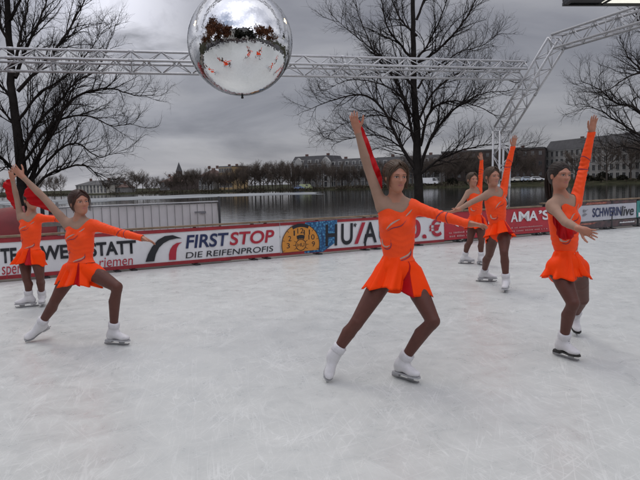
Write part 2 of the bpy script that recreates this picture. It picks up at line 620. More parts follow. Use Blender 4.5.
# swoosh mark: black arch and smaller red arch
def arch(px, py, flip=None):
    return [hit(x, y) for x, y in zip(px, py)]
flat([arch([145, 147.5, 151.5, 157, 164, 172, 181.3, 176, 169, 163, 158.5, 155.2, 153.7], [261.6, 254, 246.5, 240, 236, 235, 238.2, 238.3, 239.8, 243, 247.5, 254, 261.0])], ink, .03 + lo, b1, 'swoosh_mark')
flat([arch([168.5, 168.3, 169.5, 172, 176, 181.5, 178.3, 176.3, 175.6, 175.4], [259.8, 254.5, 249.5, 245.5, 242.8, 242.0, 244.2, 247.8, 252.5, 259.5])], redink, .03 + lo, b1, 'swoosh_mark')
zb, zt = hit(230, 245.3)[1], hit(230, 232.2)[1]
text_mesh('FIRST', sx(184.5), sx(228), zb, zt, navy, .03 + lo, b1, .022, .16)
text_mesh('STOP', sx(228.6), sx(273.5), zb, zt, redink, .03 + lo, b1, .022, .16)
zb, zt = hit(230, 254.6)[1], hit(230, 248.8)[1]
text_mesh('DIE REIFENPROFIS', sx(184), sx(272), zb, zt, ink, .03 + lo, b1, .004, .12)

# 2: inspection banner
sC, sD = sx(279) + .012, sx(443)
b2 = banner('white advert banner with orange inspection badge and large HU/AU lettering', sC, sD, Z0, Z1, white_vinyl, border=rim_red, bt=.055)
flat([[hit(304, 222.3), hit(303.5, 253), hit(322, 251.6), hit(336, 241), hit(336, 219.8)]], bluem, .042, b2, 'blue_print')
cs, cz = hit(299.8, 244.6)
rad = sx(318.3) - cs
za = Z0 + .058
# badge clipped at the bottom border
a0 = -math.degrees(math.asin(min(1, (cz - za) / rad)))
disc = [(cs + rad * math.cos(t), cz + rad * math.sin(t)) for t in np.linspace(R(a0), R(180 - a0), 48)]
flat([disc], orange_ink, .046, b2, 'badge')
flat([arc_poly((cs, cz), rad * .97, rad * 1.0, a0, 180 - a0, 60)], ink, .0495, b2, 'badge_rim')
flat([arc_poly((cs, cz), rad * .84, rad * 1.0, 63, 117, 20), arc_poly((cs, cz), rad * .30, rad * .47, 62, 118, 10)], ink, .0505, b2, 'badge_bar')
tick = []
for a in range(0, 360, 30):
    for r0_, r1_ in ((.27, .40), (.86, .96)):
        t = R(a + (0 if r0_ < .5 else 15))
        e, nrm = np.array((math.cos(t), math.sin(t))), np.array((-math.sin(t), math.cos(t)))
        q = [np.array((cs, cz)) + e * rad * r0_ + nrm * .004, np.array((cs, cz)) + e * rad * r1_ + nrm * .004,
             np.array((cs, cz)) + e * rad * r1_ - nrm * .004, np.array((cs, cz)) + e * rad * r0_ - nrm * .004]
        if min(p[1] for p in q) > za:
            tick.append([tuple(p) for p in q][::-1])
flat(tick + [arc_poly((cs, cz), rad * .245, rad * .275, 0, 359, 30)], ink, .0512, b2, 'badge_ticks', .002)
text_mesh('HU', cs - .075, cs + .075, cz - .035, cz + .035, ink, .0525, b2)
for i, nm in enumerate(('12', '1', '2', '3', None, None, None, None, None, '9', '10', '11')):
    if nm is None:
        continue
    t = R(90 + i * 30)
    c2 = (cs + rad * .66 * math.cos(t), cz + rad * .66 * math.sin(t))
    w = .014 if nm == '1' else .034 * len(nm)
    tm = text_mesh(nm, c2[0] - w, c2[0] + w, c2[1] - .05, c2[1] + .05, ink, .0525, b2)
zb, zt = hit(357, 243.6)[1], hit(357, 222.6)[1]
for ch, x0, x1, mt_ in (('H', 324, 336.5, ink), ('U', 340, 352, ink), ('/', 353, 364.5, redink), ('A', 362, 375.5, ink), ('U', 378, 389.5, ink)):
    text_mesh(ch, sx(x0), sx(x1), zb, zt, mt_, .048, b2, .018, .05)
text_mesh('*', sx(352.5), sx(356), zt - .09, zt + .0, ink, .048, b2, .02)
text_mesh('0', sx(407), sx(419.5), zb + .02, zt, redink, .048, b2, .03)
text_mesh(',', sx(421), sx(425.3), zb - .07, zb + .09, redink, .048, b2, .03)
text_mesh('€', sx(428), sx(440.5), zb + .02, zt - .02, redink, .048, b2, .03)

# 3: red banner
sE, sF = sx(443) + .012, sx(553)
b3 = banner("dark red banner with white AMA'S lettering and two small text lines", sE, sF, Z0 + .03, Z1 + .01, red_vinyl)
zb, zt = hit(520, 221.4)[1], hit(520, 211.4)[1]
for ch, x0, x1 in (('A', 509.5, 516.6), ('M', 517.2, 528), ('A', 527.5, 536.5), ('’', 537.2, 540.6), ('S', 541, 548)):
    text_mesh(ch, sx(x0), sx(x1), zb if ch != '’' else zt - .09, zt, whiteink, .044, b3, .03)
text_mesh('M', sx(487), sx(499), zb, zt, whiteink, .044, b3, .03)
text_mesh('e', sx(448.5), sx(457.5), hit(453, 228.5)[1], hit(453, 217)[1], whiteink, .044, b3, .03)


def scribble(px0, px1, z, h, parent, rng, mt_):
    """a line of print too small to read: short uneven strokes"""
    polys = []
    s, e = sx(px0), sx(px1)
    while s < e:
        w = rng.uniform(.02, .06)
        polys.append([(s, z), (s + w, z), (s + w, z + h * rng.uniform(.7, 1.2)), (s, z + h * rng.uniform(.7, 1.2))])
        s += w + (.012 if rng.random() < .75 else .05)
    flat(polys, mt_, .044, parent, 'small_print', .002)


rg = random.Random(3)
pinkink = mat('faded_white_ink', (0.50, 0.22, 0.22), 0.5, 0.0)
scribble(447.5, 468, hit(457, 233.0)[1], .035, b3, rg, pinkink)
scribble(448, 467, hit(457, 236.6)[1], .035, b3, rg, pinkink)
scribble(508, 541, hit(525, 227.3)[1], .026, b3, rg, pinkink)
scribble(508, 545, hit(525, 230.6)[1], .026, b3, rg, pinkink)

# 4: city event banner, set higher, with dark and red strips below
sG, sH_ = sx(562), sx(634.6)
zb, zt = hit(612, 219.2)[1], hit(612, 204.0)[1]
b4 = banner('grey white banner reading SCHWERIN live in blue and black beside a teal banner', sG, sH_, zb, zt, mat('grey_vinyl', (0.45, 0.45, 0.49), .45, .05, 3))
z0_, z1_ = hit(606, 216.2)[1], hit(606, 207.3)[1]
text_mesh('SCHWERIN', sx(591), sx(619.5), z0_, z1_, navy, .044, b4, .02)
text_mesh('live', sx(619.5), sx(632), z0_ - .02, z1_ + .01, ink, .0445, b4, .012, .16)
flat([arch([582, 585, 587, 584, 582], [209.5, 210.2, 208.8, 212, 212.2]), arch([581.5, 584, 586, 583, 581.5], [214.5, 213.2, 214.2, 216, 216])], greyink, .044, b4, 'bird_mark')
b5 = banner('dark low strip banner with red photos beneath the SCHWERIN live banner', sG, sH_, .06, zb - .03, mat('dark_print', (0.05, 0.045, 0.05), .5, .4, 4, col2=(.10, .05, .05)), off=.026)
redp = mat('red_photo_print', (0.30, 0.035, 0.03), .5, .5, 9, col2=(.32, .12, .08))
flat([[(sx(566), .16), (sx(590), .16), (sx(596), zb - .05), (sx(566), zb - .05)]], redp, .036, b5, 'red_photo')
text_mesh('www.', sx(616), sx(622), .25, .28, whiteink, .036, b5)
scribble(618, 632, zb - .12, .035, b5, rg, whiteink)
b6 = banner('dark narrow poster strip with red photos above the SCHWERIN live banner', sG, sH_, zt + .012, .745, mat('dark_print_top', (0.05, 0.04, 0.05), .5, .3, 4, col2=(.12, .05, .05)), off=.026)
flat([[(sx(584), zt + .02), (sx(604), zt + .02), (sx(606), .735), (sx(586), .735)]], redp, .036, b6, 'red_photo')
b7 = banner('teal and white banner at the right end of the barrier', sx(635.3), sx(668), zb, zt + .05, teal_vinyl)
sI = sx(643)
flat([[(sx(636.5), zb + .02), (sx(665), zb + .02), (sx(665), zb + .13), (sx(636.5), zb + .13)]], white_vinyl, .044, b7, 'white_field')
flat([arc_poly((sx(640.5), zt - .09), .05, .10, 80, 300, 14)], whiteink, .044, b7, 'white_mark')


# ------------------------------------------------------------------ mesh fence with pale sheet, red stand, deck behind barrier at left
def mesh_fence():
    o, e = np.array((0, BAR[0] + 1.0, 0)), BE

    def hf(px, py):
        d = ray(px, py)
        tt = o[1] / (d[1] - BAR[1] * d[0])
        p = EYE + d * tt
        return p[0] / BE[0], p[2]
    s1, ztop = hf(219, 203)
    s0 = hf(57, 206)[0]
    ztop = (ztop + hf(60, 206)[1]) / 2
    th = thing('mesh_fence', 'galvanised wire mesh fence with pale sheeting behind the front left skater', 'fence', o + e * (s0 + s1) / 2)
    steel = mat('galvanised_steel', (0.30, 0.30, 0.31), 0.45, 0.15, 9, metal=.6)

    def P(s, z, off=0):
        return o + e * s + np.array((0, 0, z)) + BN * off
    mb = MB()
    for z in (.05, ztop * .52, ztop):
        mb.tube([P(s0, z), P(s1, z)], .016 if z != ztop * .52 else .006, 8)
    mb.build('rail', steel, th)
    for s in (s0, s1):
        MB().tube([P(s, -.12), P(s, ztop + .10)], .024, 10).build('post', mat('dark_steel', (.06, .06, .065), .5, .1) if s == s1 else steel, th)
        MB().obox(P(s, -.08), e * .1, BN * .3, (0, 0, .04)).build('foot', blackm, th)
    mb = MB()
    n = 20
    for i in range(1, n):
        s = s0 + (s1 - s0) * i / n
        mb.tube([P(s, .05), P(s, ztop)], .0055, 5)
    mb.build('wire_mesh', mat('dull_wire', (.22, .215, .215), .6, .1), th)
    mb = MB()
    V, F = [], []
    K = 40
    for i in range(K + 1):
        s = s0 + .03 + (s1 - s0 - .06) * i / K
        for j in range(7):
            z = .04 + (ztop - .07) * j / 6
            V.append(P(s, z, -.03 + .002 * math.sin(i * .9 + j * .6) + .004 * math.sin(i * .27 + j)))
    for i in range(K):
        for j in range(6):
            a = i * 7 + j
            F.append((a, a + 7, a + 8, a + 1))
    mb.add(V, F)
    sh = mb.build('sheet', mat('pale_sheet', (0.66, 0.63, 0.63), 0.6, 0.06, 1.2, col2=(.72, .70, .71)), th, True)
    mb = MB()
    s, z = hf(200, 212)
    mb.obox(P(s, z, .0), e * .11, BN * .002, (0, 0, .013))
    mb.obox(P(s + .07, z - .01, .0), e * .05, BN * .003, (0, 0, .022))
    mb.build('maker_plate', greyink, th)


mesh_fence()


def red_stand():
    c = bp_(sx(5), 0) - BN * 2.6
    th = thing('covered_stand', 'low market stand under dark red tarpaulin behind the back left skater', 'stand', c)
    tarp = mat('red_tarpaulin', (0.20, 0.012, 0.014), 0.5, 0.25, 1.6, 0.2, 3)
    V, F = [], []
    nx, ny = 40, 14
    for i in range(nx + 1):
        for j in range(ny + 1):
            a, b = i / nx, j / ny
            s = -1.9 + 3.1 * a
            ang = b * math.pi
            y = -math.cos(ang) * .9
            z = 1.02 * min(1, math.sin(ang) * 1.7) + .05 * math.sin(a * 9 + b * 3) * math.sin(ang) + .03 * math.sin(a * 23 + b * 7)
            z += .10 * (1 - a)
            V.append(c + BE * s - BN * y * -1 + np.array((0, 0, z)))
    for i in range(nx):
        for j in range(ny):
            q = i * (ny + 1) + j
            F.append((q, q + ny + 1, q + ny + 2, q + 1))
    mb = MB()
    mb.add(V, F)
    mb.build('tarpaulin', tarp, th, True)
    mb = MB()
    for s in (-1.8, -.3, 1.1):
        for y in (-.7, .7):
            mb.obox(c + BE * s + BN * y + np.array((0, 0, .4)), BE * .03, BN * .03, (0, 0, .5))
    mb.build('frame', blackm, th)
    mb = MB()
    mb.obox(c + BE * .2 + BN * .97 + np.array((0, 0, .50)), BE * 1.5, BN * .02, (0, 0, .05))
    mb.build('brown_trim', wood, th)
    # grey bench plank and striped posts just behind
    c2 = bp_(sx(52), 0) - BN * 1.0
    b = thing('bench', 'grey weathered plank bench between the two left skaters', 'bench', c2)
    g = mat('grey_plank', (0.23, 0.22, 0.20), .8, .25, 5, .3)
    MB().obox(c2 + np.array((0, 0, .83)), BE * .42, BN * .16, (0, 0, .045)).build('seat', g, b)
    for s in (-.32, .32):
        MB().obox(c2 + BE * s + np.array((0, 0, .34)), BE * .04, BN * .13, (0, 0, .445)).build('leg', g, b)
    c3 = bp_(sx(55), 0) - BN * 1.9
    p = thing('striped_post', 'short black and white striped post above the grey bench', 'post', c3)
    for i in range(4):
        MB().obox(c3 + BE * (-.105 + .07 * i) + np.array((0, 0, .55)), BE * .034, BN * .03, (0, 0, .68)).build('stripe', [whiteink, ink][i % 2], p)


red_stand()
# ------------------------------------------------------------------ aluminium trusses, mirror ball, floodlights
alu = mat('aluminium', (0.52, 0.52, 0.53), 0.42, 0.10, 5, metal=.35)
alu2 = mat('aluminium_lacing', (0.46, 0.46, 0.47), 0.45, 0.10, 5, metal=.35)


def truss(name, label, cat, sections, size=.29, diamond=False, group=None, base_plate=False):
    """sections: list of (start, end, side_hint); four chords with zig-zag lacing on each face"""
    th = thing(name, label, cat, sections[0][0], group)
    for (a, b, hint) in sections:
        a, b = np.asarray(a, float), np.asarray(b, float)
        d = unit(b - a)
        x = np.asarray(hint, float)
        x = unit(x - d * x.dot(d))
        y = np.cross(d, x)
        if diamond:
            x, y = (x + y) / math.sqrt(2), (y - x) / math.sqrt(2)
        cs = [(x * i + y * j) * size / 2 for i, j in ((1, 1), (-1, 1), (-1, -1), (1, -1))]
        for c in cs:
            MB().tube([a + c, b + c], .025, 10).build('chord', alu, th, True)
        L = np.linalg.norm(b - a)
        n = max(2, int(round(L / (size * 1.0))))
        mb = MB()
        for f in range(4):
            c0, c1 = cs[f], cs[(f + 1) % 4]
            for i in range(n):
                p, q = a + d * L * i / n, a + d * L * (i + 1) / n
                if (i + f) % 2 == 0:
                    mb.tube([p + c0, q + c1], .0115, 6)
                else:
                    mb.tube([p + c1, q + c0], .0115, 6)
            for i in range(0, n + 1, 5):
                p = a + d * L * i / n
                mb.tube([p + c0, p + c1], .010, 6)
            for p in (a, b):
                mb.tube([p + c0, p + c1], .014, 6)
        mb.build('lacing', alu2, th, True)
        for k in range(1, int(L / 2.4) + 1):
            for c in cs:
                p = a + d * (L * k / (int(L / 2.4) + 1)) + c
                MB().tube([p - d * .05, p + d * .05], .032, 10).build('coupling', alu2, th, True)
    if base_plate:
        mb = MB()
        p = sections[0][0]
        mb.box(p[0] - .35, p[0] + .35, p[1] - .35, p[1] + .35, -.15, -.10)
        mb.build('base_plate', alu2, th)
    return th


b1p = at(502, 131, 15.2)
b2p = at(557, 42, 13.5)
pb = np.array((b1p[0] - .02, b1p[1] + .15, -.1))
armd = np.array((0.36, -.93, 0.0))
b3p = b2p + armd * 9.6
truss('truss_arch', 'aluminium lattice truss leg that bends inward twice and runs off to the upper right', 'truss',
      [(pb, b1p, (1, .3, 0)), (b1p, b2p, (1, .35, 0)), (b2p, b3p, (0, 0, 1))], base_plate=True)
t_r = at(524, 70.5, 14.45)
t_m = at(0, 59.5, 11.75)
t_r[2] = t_m[2] = (t_r[2] + t_m[2]) / 2
t_l = t_m + (t_m - t_r) * .18
truss('truss_beam', 'long level aluminium lattice truss crossing the sky behind the mirror ball', 'truss', [(t_l, t_r, (0, 0, 1))], diamond=True)
# left legs and the two cross beams over the rink (above the frame; they show in the mirror ball)
lb = t_l + np.array((-.3, -.05, 0))
truss('truss_arch', 'aluminium lattice truss leg at the far left end of the level truss', 'truss',
      [(np.array((lb[0], lb[1], -.1)), lb + (0, 0, .3), (1, .3, 0)), (lb + (0, 0, .3), lb + armd * (-1, 1, 1) * 7 + (0, 0, .6), (0, 0, 1))], base_plate=True)
ZB = 5.05
truss('truss_beam', 'aluminium lattice truss over the rink carrying two lit spotlights', 'truss', [(np.array((-7.5, 7.4, ZB)), np.array((8.2, 11.2, ZB)), (0, 0, 1))])
truss('truss_beam', 'aluminium lattice truss over the rink from which the mirror ball hangs', 'truss', [(np.array((-7.5, 5.8, ZB)), np.array((8.6, 9.3, ZB)), (0, 0, 1))])

BALL_R = .60
BALL = at(240.3, 42.5, 7.3)


def mirror_ball():
    th = thing('mirror_ball', 'large shiny mirror ball hanging in front of the level truss', 'mirror ball', BALL)
    mt = bpy.data.materials.new('mirror_tiles')
    mt.use_nodes = True
    t = mt.node_tree
    b = t.nodes['Principled BSDF']
    b.inputs['Metallic'].default_value = 1.0
    b.inputs['Base Color'].default_value = (0.74, 0.75, 0.76, 1)
    b.inputs['Roughness'].default_value = 0.015
    o = N(t, 'ShaderNodeTexCoord').outputs['Object']
    v = N(t, 'ShaderNodeTexVoronoi', {'Vector': o, 'Scale': 58.0}, feature='F1')
    w = N(t, 'ShaderNodeVectorMath', {0: v.outputs['Color'], 1: (.5, .5, .5)}, operation='SUBTRACT').outputs[0]
    w = N(t, 'ShaderNodeVectorMath', {0: w, 'Scale': 0.055}, operation='SCALE').outputs[0]
    g = N(t, 'ShaderNodeNewGeometry').outputs['Normal']
    nn = N(t, 'ShaderNodeVectorMath', {0: g, 1: w}, operation='ADD').outputs[0]
    nn = N(t, 'ShaderNodeVectorMath', {0: nn}, operation='NORMALIZE').outputs[0]
    t.links.new(nn, b.inputs['Normal'])
    V, F = [], []
    nu, nv = 96, 48
    mb = MB()
    prof = [(BALL_R * math.sin(math.pi * i / nv) + 1e-4, -BALL_R * math.cos(math.pi * i / nv)) for i in range(nv + 1)]
    mb.lathe(prof, BALL, nu)
    mb.build('mirror_shell', mt, th, True)
    mb = MB()
    mb.lathe([(.012, -.022), (.016, -.012), (.012, 0), (.012, .03)], BALL - np.array((0, 0, BALL_R + .012)), 12)
    mb.build('bolt', blackm, th, True)
    mb = MB()
    mb.tube([BALL + (0, 0, BALL_R - .02), BALL + (0, 0, ZB - BALL[2] - .1)], .012, 8)
    mb.lathe([(.09, 0), (.09, .05), (.03, .09)], BALL + np.array((0, 0, BALL_R - .01)), 20)
    mb.build('hanger', blackm, th, True)


mirror_ball()

glow = mat('lamp_glass', (0.8, 0.8, 0.75), 0.2, 0.0, emit=(1.0, 0.70, 0.36), estr=9.0)
glow2 = mat('flood_glass', (0.75, 0.75, 0.70), 0.12, 0.35, 5, emit=(1.0, 0.98, 0.86), estr=0.6)
houseblk = mat('black_housing', (0.004, 0.004, 0.0045), 0.45, 0.2, 8)


def spot(p, label, aim):
    th = thing('spotlight', label, 'spotlight', p, 'spotlights under the rink truss')
    d = unit(np.asarray(aim, float) - p)
    x = unit(np.cross(d, (0, 0, 1)))
    mb = MB()
    mb.tube([p - d * .22, p - d * .05, p + d * .12], [.08, .13, .18], 20)
    mb.build('housing', houseblk, th, True)
    mb = MB()
    mb.tube([p + d * .122, p + d * .128], .165, 20)
    mb.build('lamp_glass', glow, th)
    mb = MB()
    mb.tube([p + x * .15, p + x * .15 + np.array((0, 0, .2)), p + (0, 0, .25), p - x * .15 + np.array((0, 0, .2)), p - x * .15], .012, 6)
    mb.build('yoke', houseblk, th)


spot(np.array((-3.9, 8.25, ZB - .42)), 'black spotlight under the truss over the rink, left of the mirror ball', (-.9, 5, 1))
spot(np.array((1.3, 9.5, ZB - .42)), 'black spotlight under the truss over the rink, right of the mirror ball', (-.2, 5, 1))


def floodlight():
    Y = 9.0
    c = at(614, -3.5, Y)
    th = thing('floodlight', 'black boxy floodlight with a pale lens at the top right corner', 'floodlight', c)
    # housing: a wedge, deep at the back, with the lens on the slanted lower front face
    L, Dp, Hh = .62, .26, .20
    ex = unit((1, .04, -.015))
    ez = unit(np.array((0, 0, 1)) + ex * .015)
    ey = np.cross(ez, ex)
    prof = [(-.24, -.02), (-.30, .05), (-.20, .26), (.22, .26), (.30, .10), (.26, -.02)]

    def P(a, y, z):
        return c + ex * a + ey * y + ez * z
    mb = MB()
    V = [P(-L + .06 * (z > .1), y, z) for y, z in prof] + [P(L - .05 * (z > .1), y, z) for y, z in prof]
    n = len(prof)
    mb.add(V, [tuple(range(n)), tuple(range(n, 2 * n))[::-1]] + [(i, n + i, n + (i + 1) % n, (i + 1) % n) for i in range(n)])
    mb.build('housing', houseblk, th)
    fr = MB()
    for a, b_ in (((-L, -.26), (L, -.20)), ((-L, .22), (L, .28))):
        fr.obox(P(0, (a[1] + b_[1]) / 2, -.035), ex * L, ey * .03, ez * .022)
    for a in (-L + .03, -.05, L - .03):
        fr.obox(P(a, .01, -.034), ex * (.03 if a != -.05 else .012), ey * .2, ez * .020)
    fr.build('lens_frame', houseblk, th)
    MB().obox(P(-.33, .01, -.026), ex * .24, ey * .2, ez * .006).build('blackout_flap', houseblk, th)
    MB().obox(P(.25, .01, -.026), ex * .32, ey * .2, ez * .005).build('lens', glow2, th)
    mb = MB()
    top = np.array((c[0], c[1], 0)) + np.array((0, 0, ZB - .2))
    mb.tube([P(-L - .02, 0, .12), P(-L - .02, 0, .40), P(L + .02, 0, .40), P(L + .02, 0, .12)], .016, 8)
    mb.tube([P(0, 0, .40), top], .024, 8)
    mb.build('bracket', houseblk, th)
    mb = MB()
    q = np.array((c[0], c[1], ZB - .2))
    e2 = np.array((c[0] + .1, 9.3 - (8.6 - c[0]) * 3.5 / 16.1, ZB - .12))
    mb.tube([q, e2], .03, 8)
    mb.build('outrigger', houseblk, th)


floodlight()
# ------------------------------------------------------------------ bare winter trees
bark = mat('dark_bark', (0.022, 0.019, 0.017), 0.95, 0.35, 3.5, 0.6, 12, spec=0.1)
twigm = mat('twig_bark', (0.024, 0.020, 0.018), 0.95, 0.25, 3, spec=0.1)


def smooth_line(P, n):
    """Catmull-Rom through the points"""
    P = np.asarray(P, float)
    Q = np.concatenate([[2 * P[0] - P[1]], P, [2 * P[-1] - P[-2]]])
    out = []
    k = len(P) - 1
    for u in np.linspace(0, k, n):
        i = min(int(u), k - 1)
        t = u - i
        a, b, c, d = Q[i], Q[i + 1], Q[i + 2], Q[i + 3]
        out.append(.5 * ((2 * b) + (-a + c) * t + (2 * a - 5 * b + 4 * c - d) * t * t + (-a + 3 * b - 3 * c + d) * t ** 3))
    return np.array(out)


class Branches:
    def __init__(s, seed):
        s.rng = np.random.default_rng(seed)
        s.V, s.F, s.n = [], [], 0

    def tube(s, P, r, n):
        k = len(P)
        T = np.gradient(P, axis=0)
        T /= np.linalg.norm(T, axis=1)[:, None] + 1e-9
        a = np.array((0, 0, 1.0)) if abs(T[0][2]) < .9 else np.array((1.0, 0, 0))
        u = np.cross(T, a)
        u /= np.linalg.norm(u, axis=1)[:, None] + 1e-9
        w = np.cross(T, u)
        th = np.arange(n) * 2 * math.pi / n
        V = P[:, None, :] + r[:, None, None] * (np.cos(th)[None, :, None] * u[:, None, :] + np.sin(th)[None, :, None] * w[:, None, :])
        I = np.arange(k * n).reshape(k, n) + s.n
        F = np.stack([I[:-1], np.roll(I[:-1], -1, 1), np.roll(I[1:], -1, 1), I[1:]], -1).reshape(-1, 4)
        s.V.append(V.reshape(-1, 3))
        s.F.append(F)
        s.n += k * n

    def limb(s, P, r0, r1, level, spec):
        """spec: list per level of dict(n per metre, len ratio, ...)"""
        L = np.linalg.norm(np.diff(P, axis=0), axis=1).sum()
        k = len(P)
        r = r0 + (r1 - r0) * np.linspace(0, 1, k) ** .8
        s.tube(P, r, 7 if level == 0 else (5 if level == 1 else 3))
        if level >= len(spec):
            return
        sp = spec[level]
        cnt = int(L * sp['per_m'] * s.rng.uniform(.85, 1.15)) + sp.get('min', 0)
        for i in range(cnt):
            t = sp['from'] + (1 - sp['from']) * (i + s.rng.uniform(.2, .9)) / cnt
            if t >= 1:
                continue
            f = t * (k - 1)
            j = min(int(f), k - 2)
            p = P[j] + (P[j + 1] - P[j]) * (f - j)
            d = P[j + 1] - P[j]
            d = d / (np.linalg.norm(d) + 1e-9)
            rr = np.interp(t, np.linspace(0, 1, k), r)
            q = s.rng.normal(size=3)
            q -= d * q.dot(d)
            q /= np.linalg.norm(q) + 1e-9
            q[2] = q[2] * .8 + .10
            ang = R(s.rng.uniform(*sp.get('ang', (28, 62))))
            nd = d * math.cos(ang) + q * math.sin(ang)
            ln = sp['len'] * (1.05 - .55 * t) * s.rng.uniform(.55, 1.25)
            m_ = sp.get('seg', 5)
            pts = [p]
            cur = nd
            bend = s.rng.normal(size=3) * .12
            for z in range(m_):
                cur = cur + s.rng.normal(size=3) * sp.get('wob', .13) + bend + np.array((0, 0, sp.get('up', .05)))
                cur /= np.linalg.norm(cur)
                pts.append(pts[-1] + cur * ln / m_)
            cr_ = max(min(rr * .62, sp['r']), sp['r'] * .45)
            s.limb(np.array(pts), cr_, cr_ * .35, level + 1, spec)

    def mesh(s, name, mt, origin):
        return mesh_np(name, np.concatenate(s.V) - np.asarray(origin, float), np.concatenate(s.F), mt)


def big_tree(label, D, trunk_px, trunk_r, limbs, seed, spec, zbase, dspread=1.6):
    rng = np.random.default_rng(seed)
    T = np.array([at(x, y, D) for x, y in trunk_px])
    T[0][2] = zbase
    base = T[0].copy()
    th = thing('bare_tree', label, 'tree', base, 'bare trees on the near bank')
    tr = Branches(seed)
    P = smooth_line(T, 26)
    P[1:] += np.cumsum(rng.normal(size=(25, 3)) * (.022, .022, 0), axis=0)
    r = np.interp(np.linspace(0, 1, 26), np.linspace(0, 1, len(trunk_r)), trunk_r)
    r[0] *= 1.35
    r[1] *= 1.1
    tr.tube(P, r, 14)
    link('trunk', tr.mesh('trunk', bark, base), th)
    br = Branches(seed + 1)
    for L in limbs:
        pts, r0 = L[0], L[1]
        dy = rng.uniform(-1, 1) * dspread if len(L) < 3 else L[2]
        n = len(pts)
        Q = np.array([at(x, y, D + dy * (i / (n - 1))) for i, (x, y) in enumerate(pts)])
        Q = smooth_line(Q, 6 * n)
        Q += np.cumsum(rng.normal(size=Q.shape) * .012, axis=0)
        br.limb(Q, r0 * .92, r0 * .10, 0, spec)
    link('crown', br.mesh('crown', twigm, base), th)
    return th


SPEC = [dict(per_m=4.0, min=4, **{'from': .10}, len=1.65, r=.026, seg=6, up=.13, wob=.10, ang=(22, 50)),
        dict(per_m=6.0, min=2, **{'from': .10}, len=.85, r=.0125, seg=5, up=.09, wob=.15, ang=(22, 52)),
        dict(per_m=6.2, min=1, **{'from': .12}, len=.44, r=.0072, seg=3, up=.05, wob=.2, ang=(25, 55))]
DC = 24.0
big_tree('bare tree with straight dark trunk directly behind the centre skater', DC,
         [(420, 215), (418, 165), (417.5, 110), (416, 50), (415, 0), (412, -90), (410, -200)], [.20, .16, .125, .10, .078, .05, .02],
         [([(417, 172), (400, 142), (386, 112), (366, 97), (335, 102), (308, 113)], .085),
          ([(417, 150), (407, 112), (396, 80), (375, 52), (361, 18), (352, -20)], .075),
          ([(417, 64), (401, 46), (386, 28), (379, 0), (374, -40)], .065),
          ([(420, 170), (432, 137), (455, 111), (480, 96), (510, 90)], .080),
          ([(420, 146), (428, 114), (446, 102), (470, 105), (497, 119)], .070),
          ([(418, 62), (440, 49), (462, 25), (476, 0), (486, -40)], .065),
          ([(417, 60), (431, 42), (447, 10), (456, -30)], .055),
          ([(419, 176), (440, 159), (468, 148), (500, 145), (522, 150)], .060),
          ([(418, 168), (399, 148), (380, 137), (355, 139), (332, 148)], .050),
          ([(417, 92), (400, 67), (380, 54), (352, 32), (330, 10)], .060),
          ([(418, 130), (404, 100), (382, 84), (350, 78), (322, 90)], .050),
          ([(418, 120), (436, 88), (462, 72), (490, 70), (512, 80)], .055),
          ([(417, 36), (400, 16), (386, -20), (370, -70)], .055), ([(416, 20), (430, -10), (450, -50), (470, -100)], .055),
          ([(418, 88), (432, 70), (458, 52), (484, 44), (500, 30)], .050),
          ([(418, 140), (398, 122), (372, 116), (345, 124), (320, 140)], .045),
          ([(414, -20), (395, -60), (370, -110), (350, -170)], .05), ([(413, -50), (425, -100), (445, -150)], .05)],
         11, SPEC, -.4)
DL = 17.5
SPECL = [dict(per_m=4.8, min=4, **{'from': .08}, len=1.35, r=.021, seg=6, up=.13, wob=.10, ang=(22, 50)),
         dict(per_m=7.2, min=2, **{'from': .10}, len=.68, r=.0100, seg=5, up=.09, wob=.15, ang=(22, 52)),
         dict(per_m=7.5, min=1, **{'from': .12}, len=.34, r=.0056, seg=3, up=.05, wob=.2, ang=(25, 55))]
big_tree('bare tree with leaning dark trunk behind the two left skaters', DL,
         [(27, 250), (22, 185), (17, 125), (12, 60), (8, 0), (3, -80), (0, -170)], [.20, .155, .12, .095, .075, .05, .02],
         [([(24, 196), (38, 163), (52, 134), (66, 108), (88, 96), (112, 92), (138, 97), (158, 95)], .080),
          ([(23, 180), (40, 150), (58, 118), (70, 90), (78, 72)], .060),
          ([(25, 204), (44, 176), (64, 166), (85, 163), (101, 171), (116, 178)], .055),
          ([(20, 160), (32, 128), (55, 103), (74, 84), (98, 70), (115, 30)], .065),
          ([(15, 78), (26, 46), (38, 20), (48, -6), (55, -40)], .065),
          ([(14, 66), (22, 34), (29, 4), (33, -30)], .055),
          ([(17, 92), (48, 60), (68, 34), (85, 2), (96, -30)], .060),
          ([(21, 176), (4, 156), (-14, 142), (-40, 138)], .060), ([(14, 100), (0, 84), (-24, 64)], .060), ([(11, 46), (-6, 18), (-20, -20)], .055),
          ([(25, 190), (56, 152), (78, 143), (100, 156), (124, 150)], .050),
          ([(22, 166), (52, 126), (84, 116), (112, 128), (134, 126)], .050),
          ([(18, 120), (40, 92), (66, 74), (92, 46), (104, 26)], .050),
          ([(10, 20), (24, -10), (40, -50), (50, -100)], .055), ([(6, -40), (-10, -80), (-20, -130)], .05), ([(18, 130), (2, 112), (-16, 104)], .045),
          ([(23, 186), (10, 168), (0, 172), (-20, 180)], .040)],
         23, SPECL, -.3)
DR = 20.0
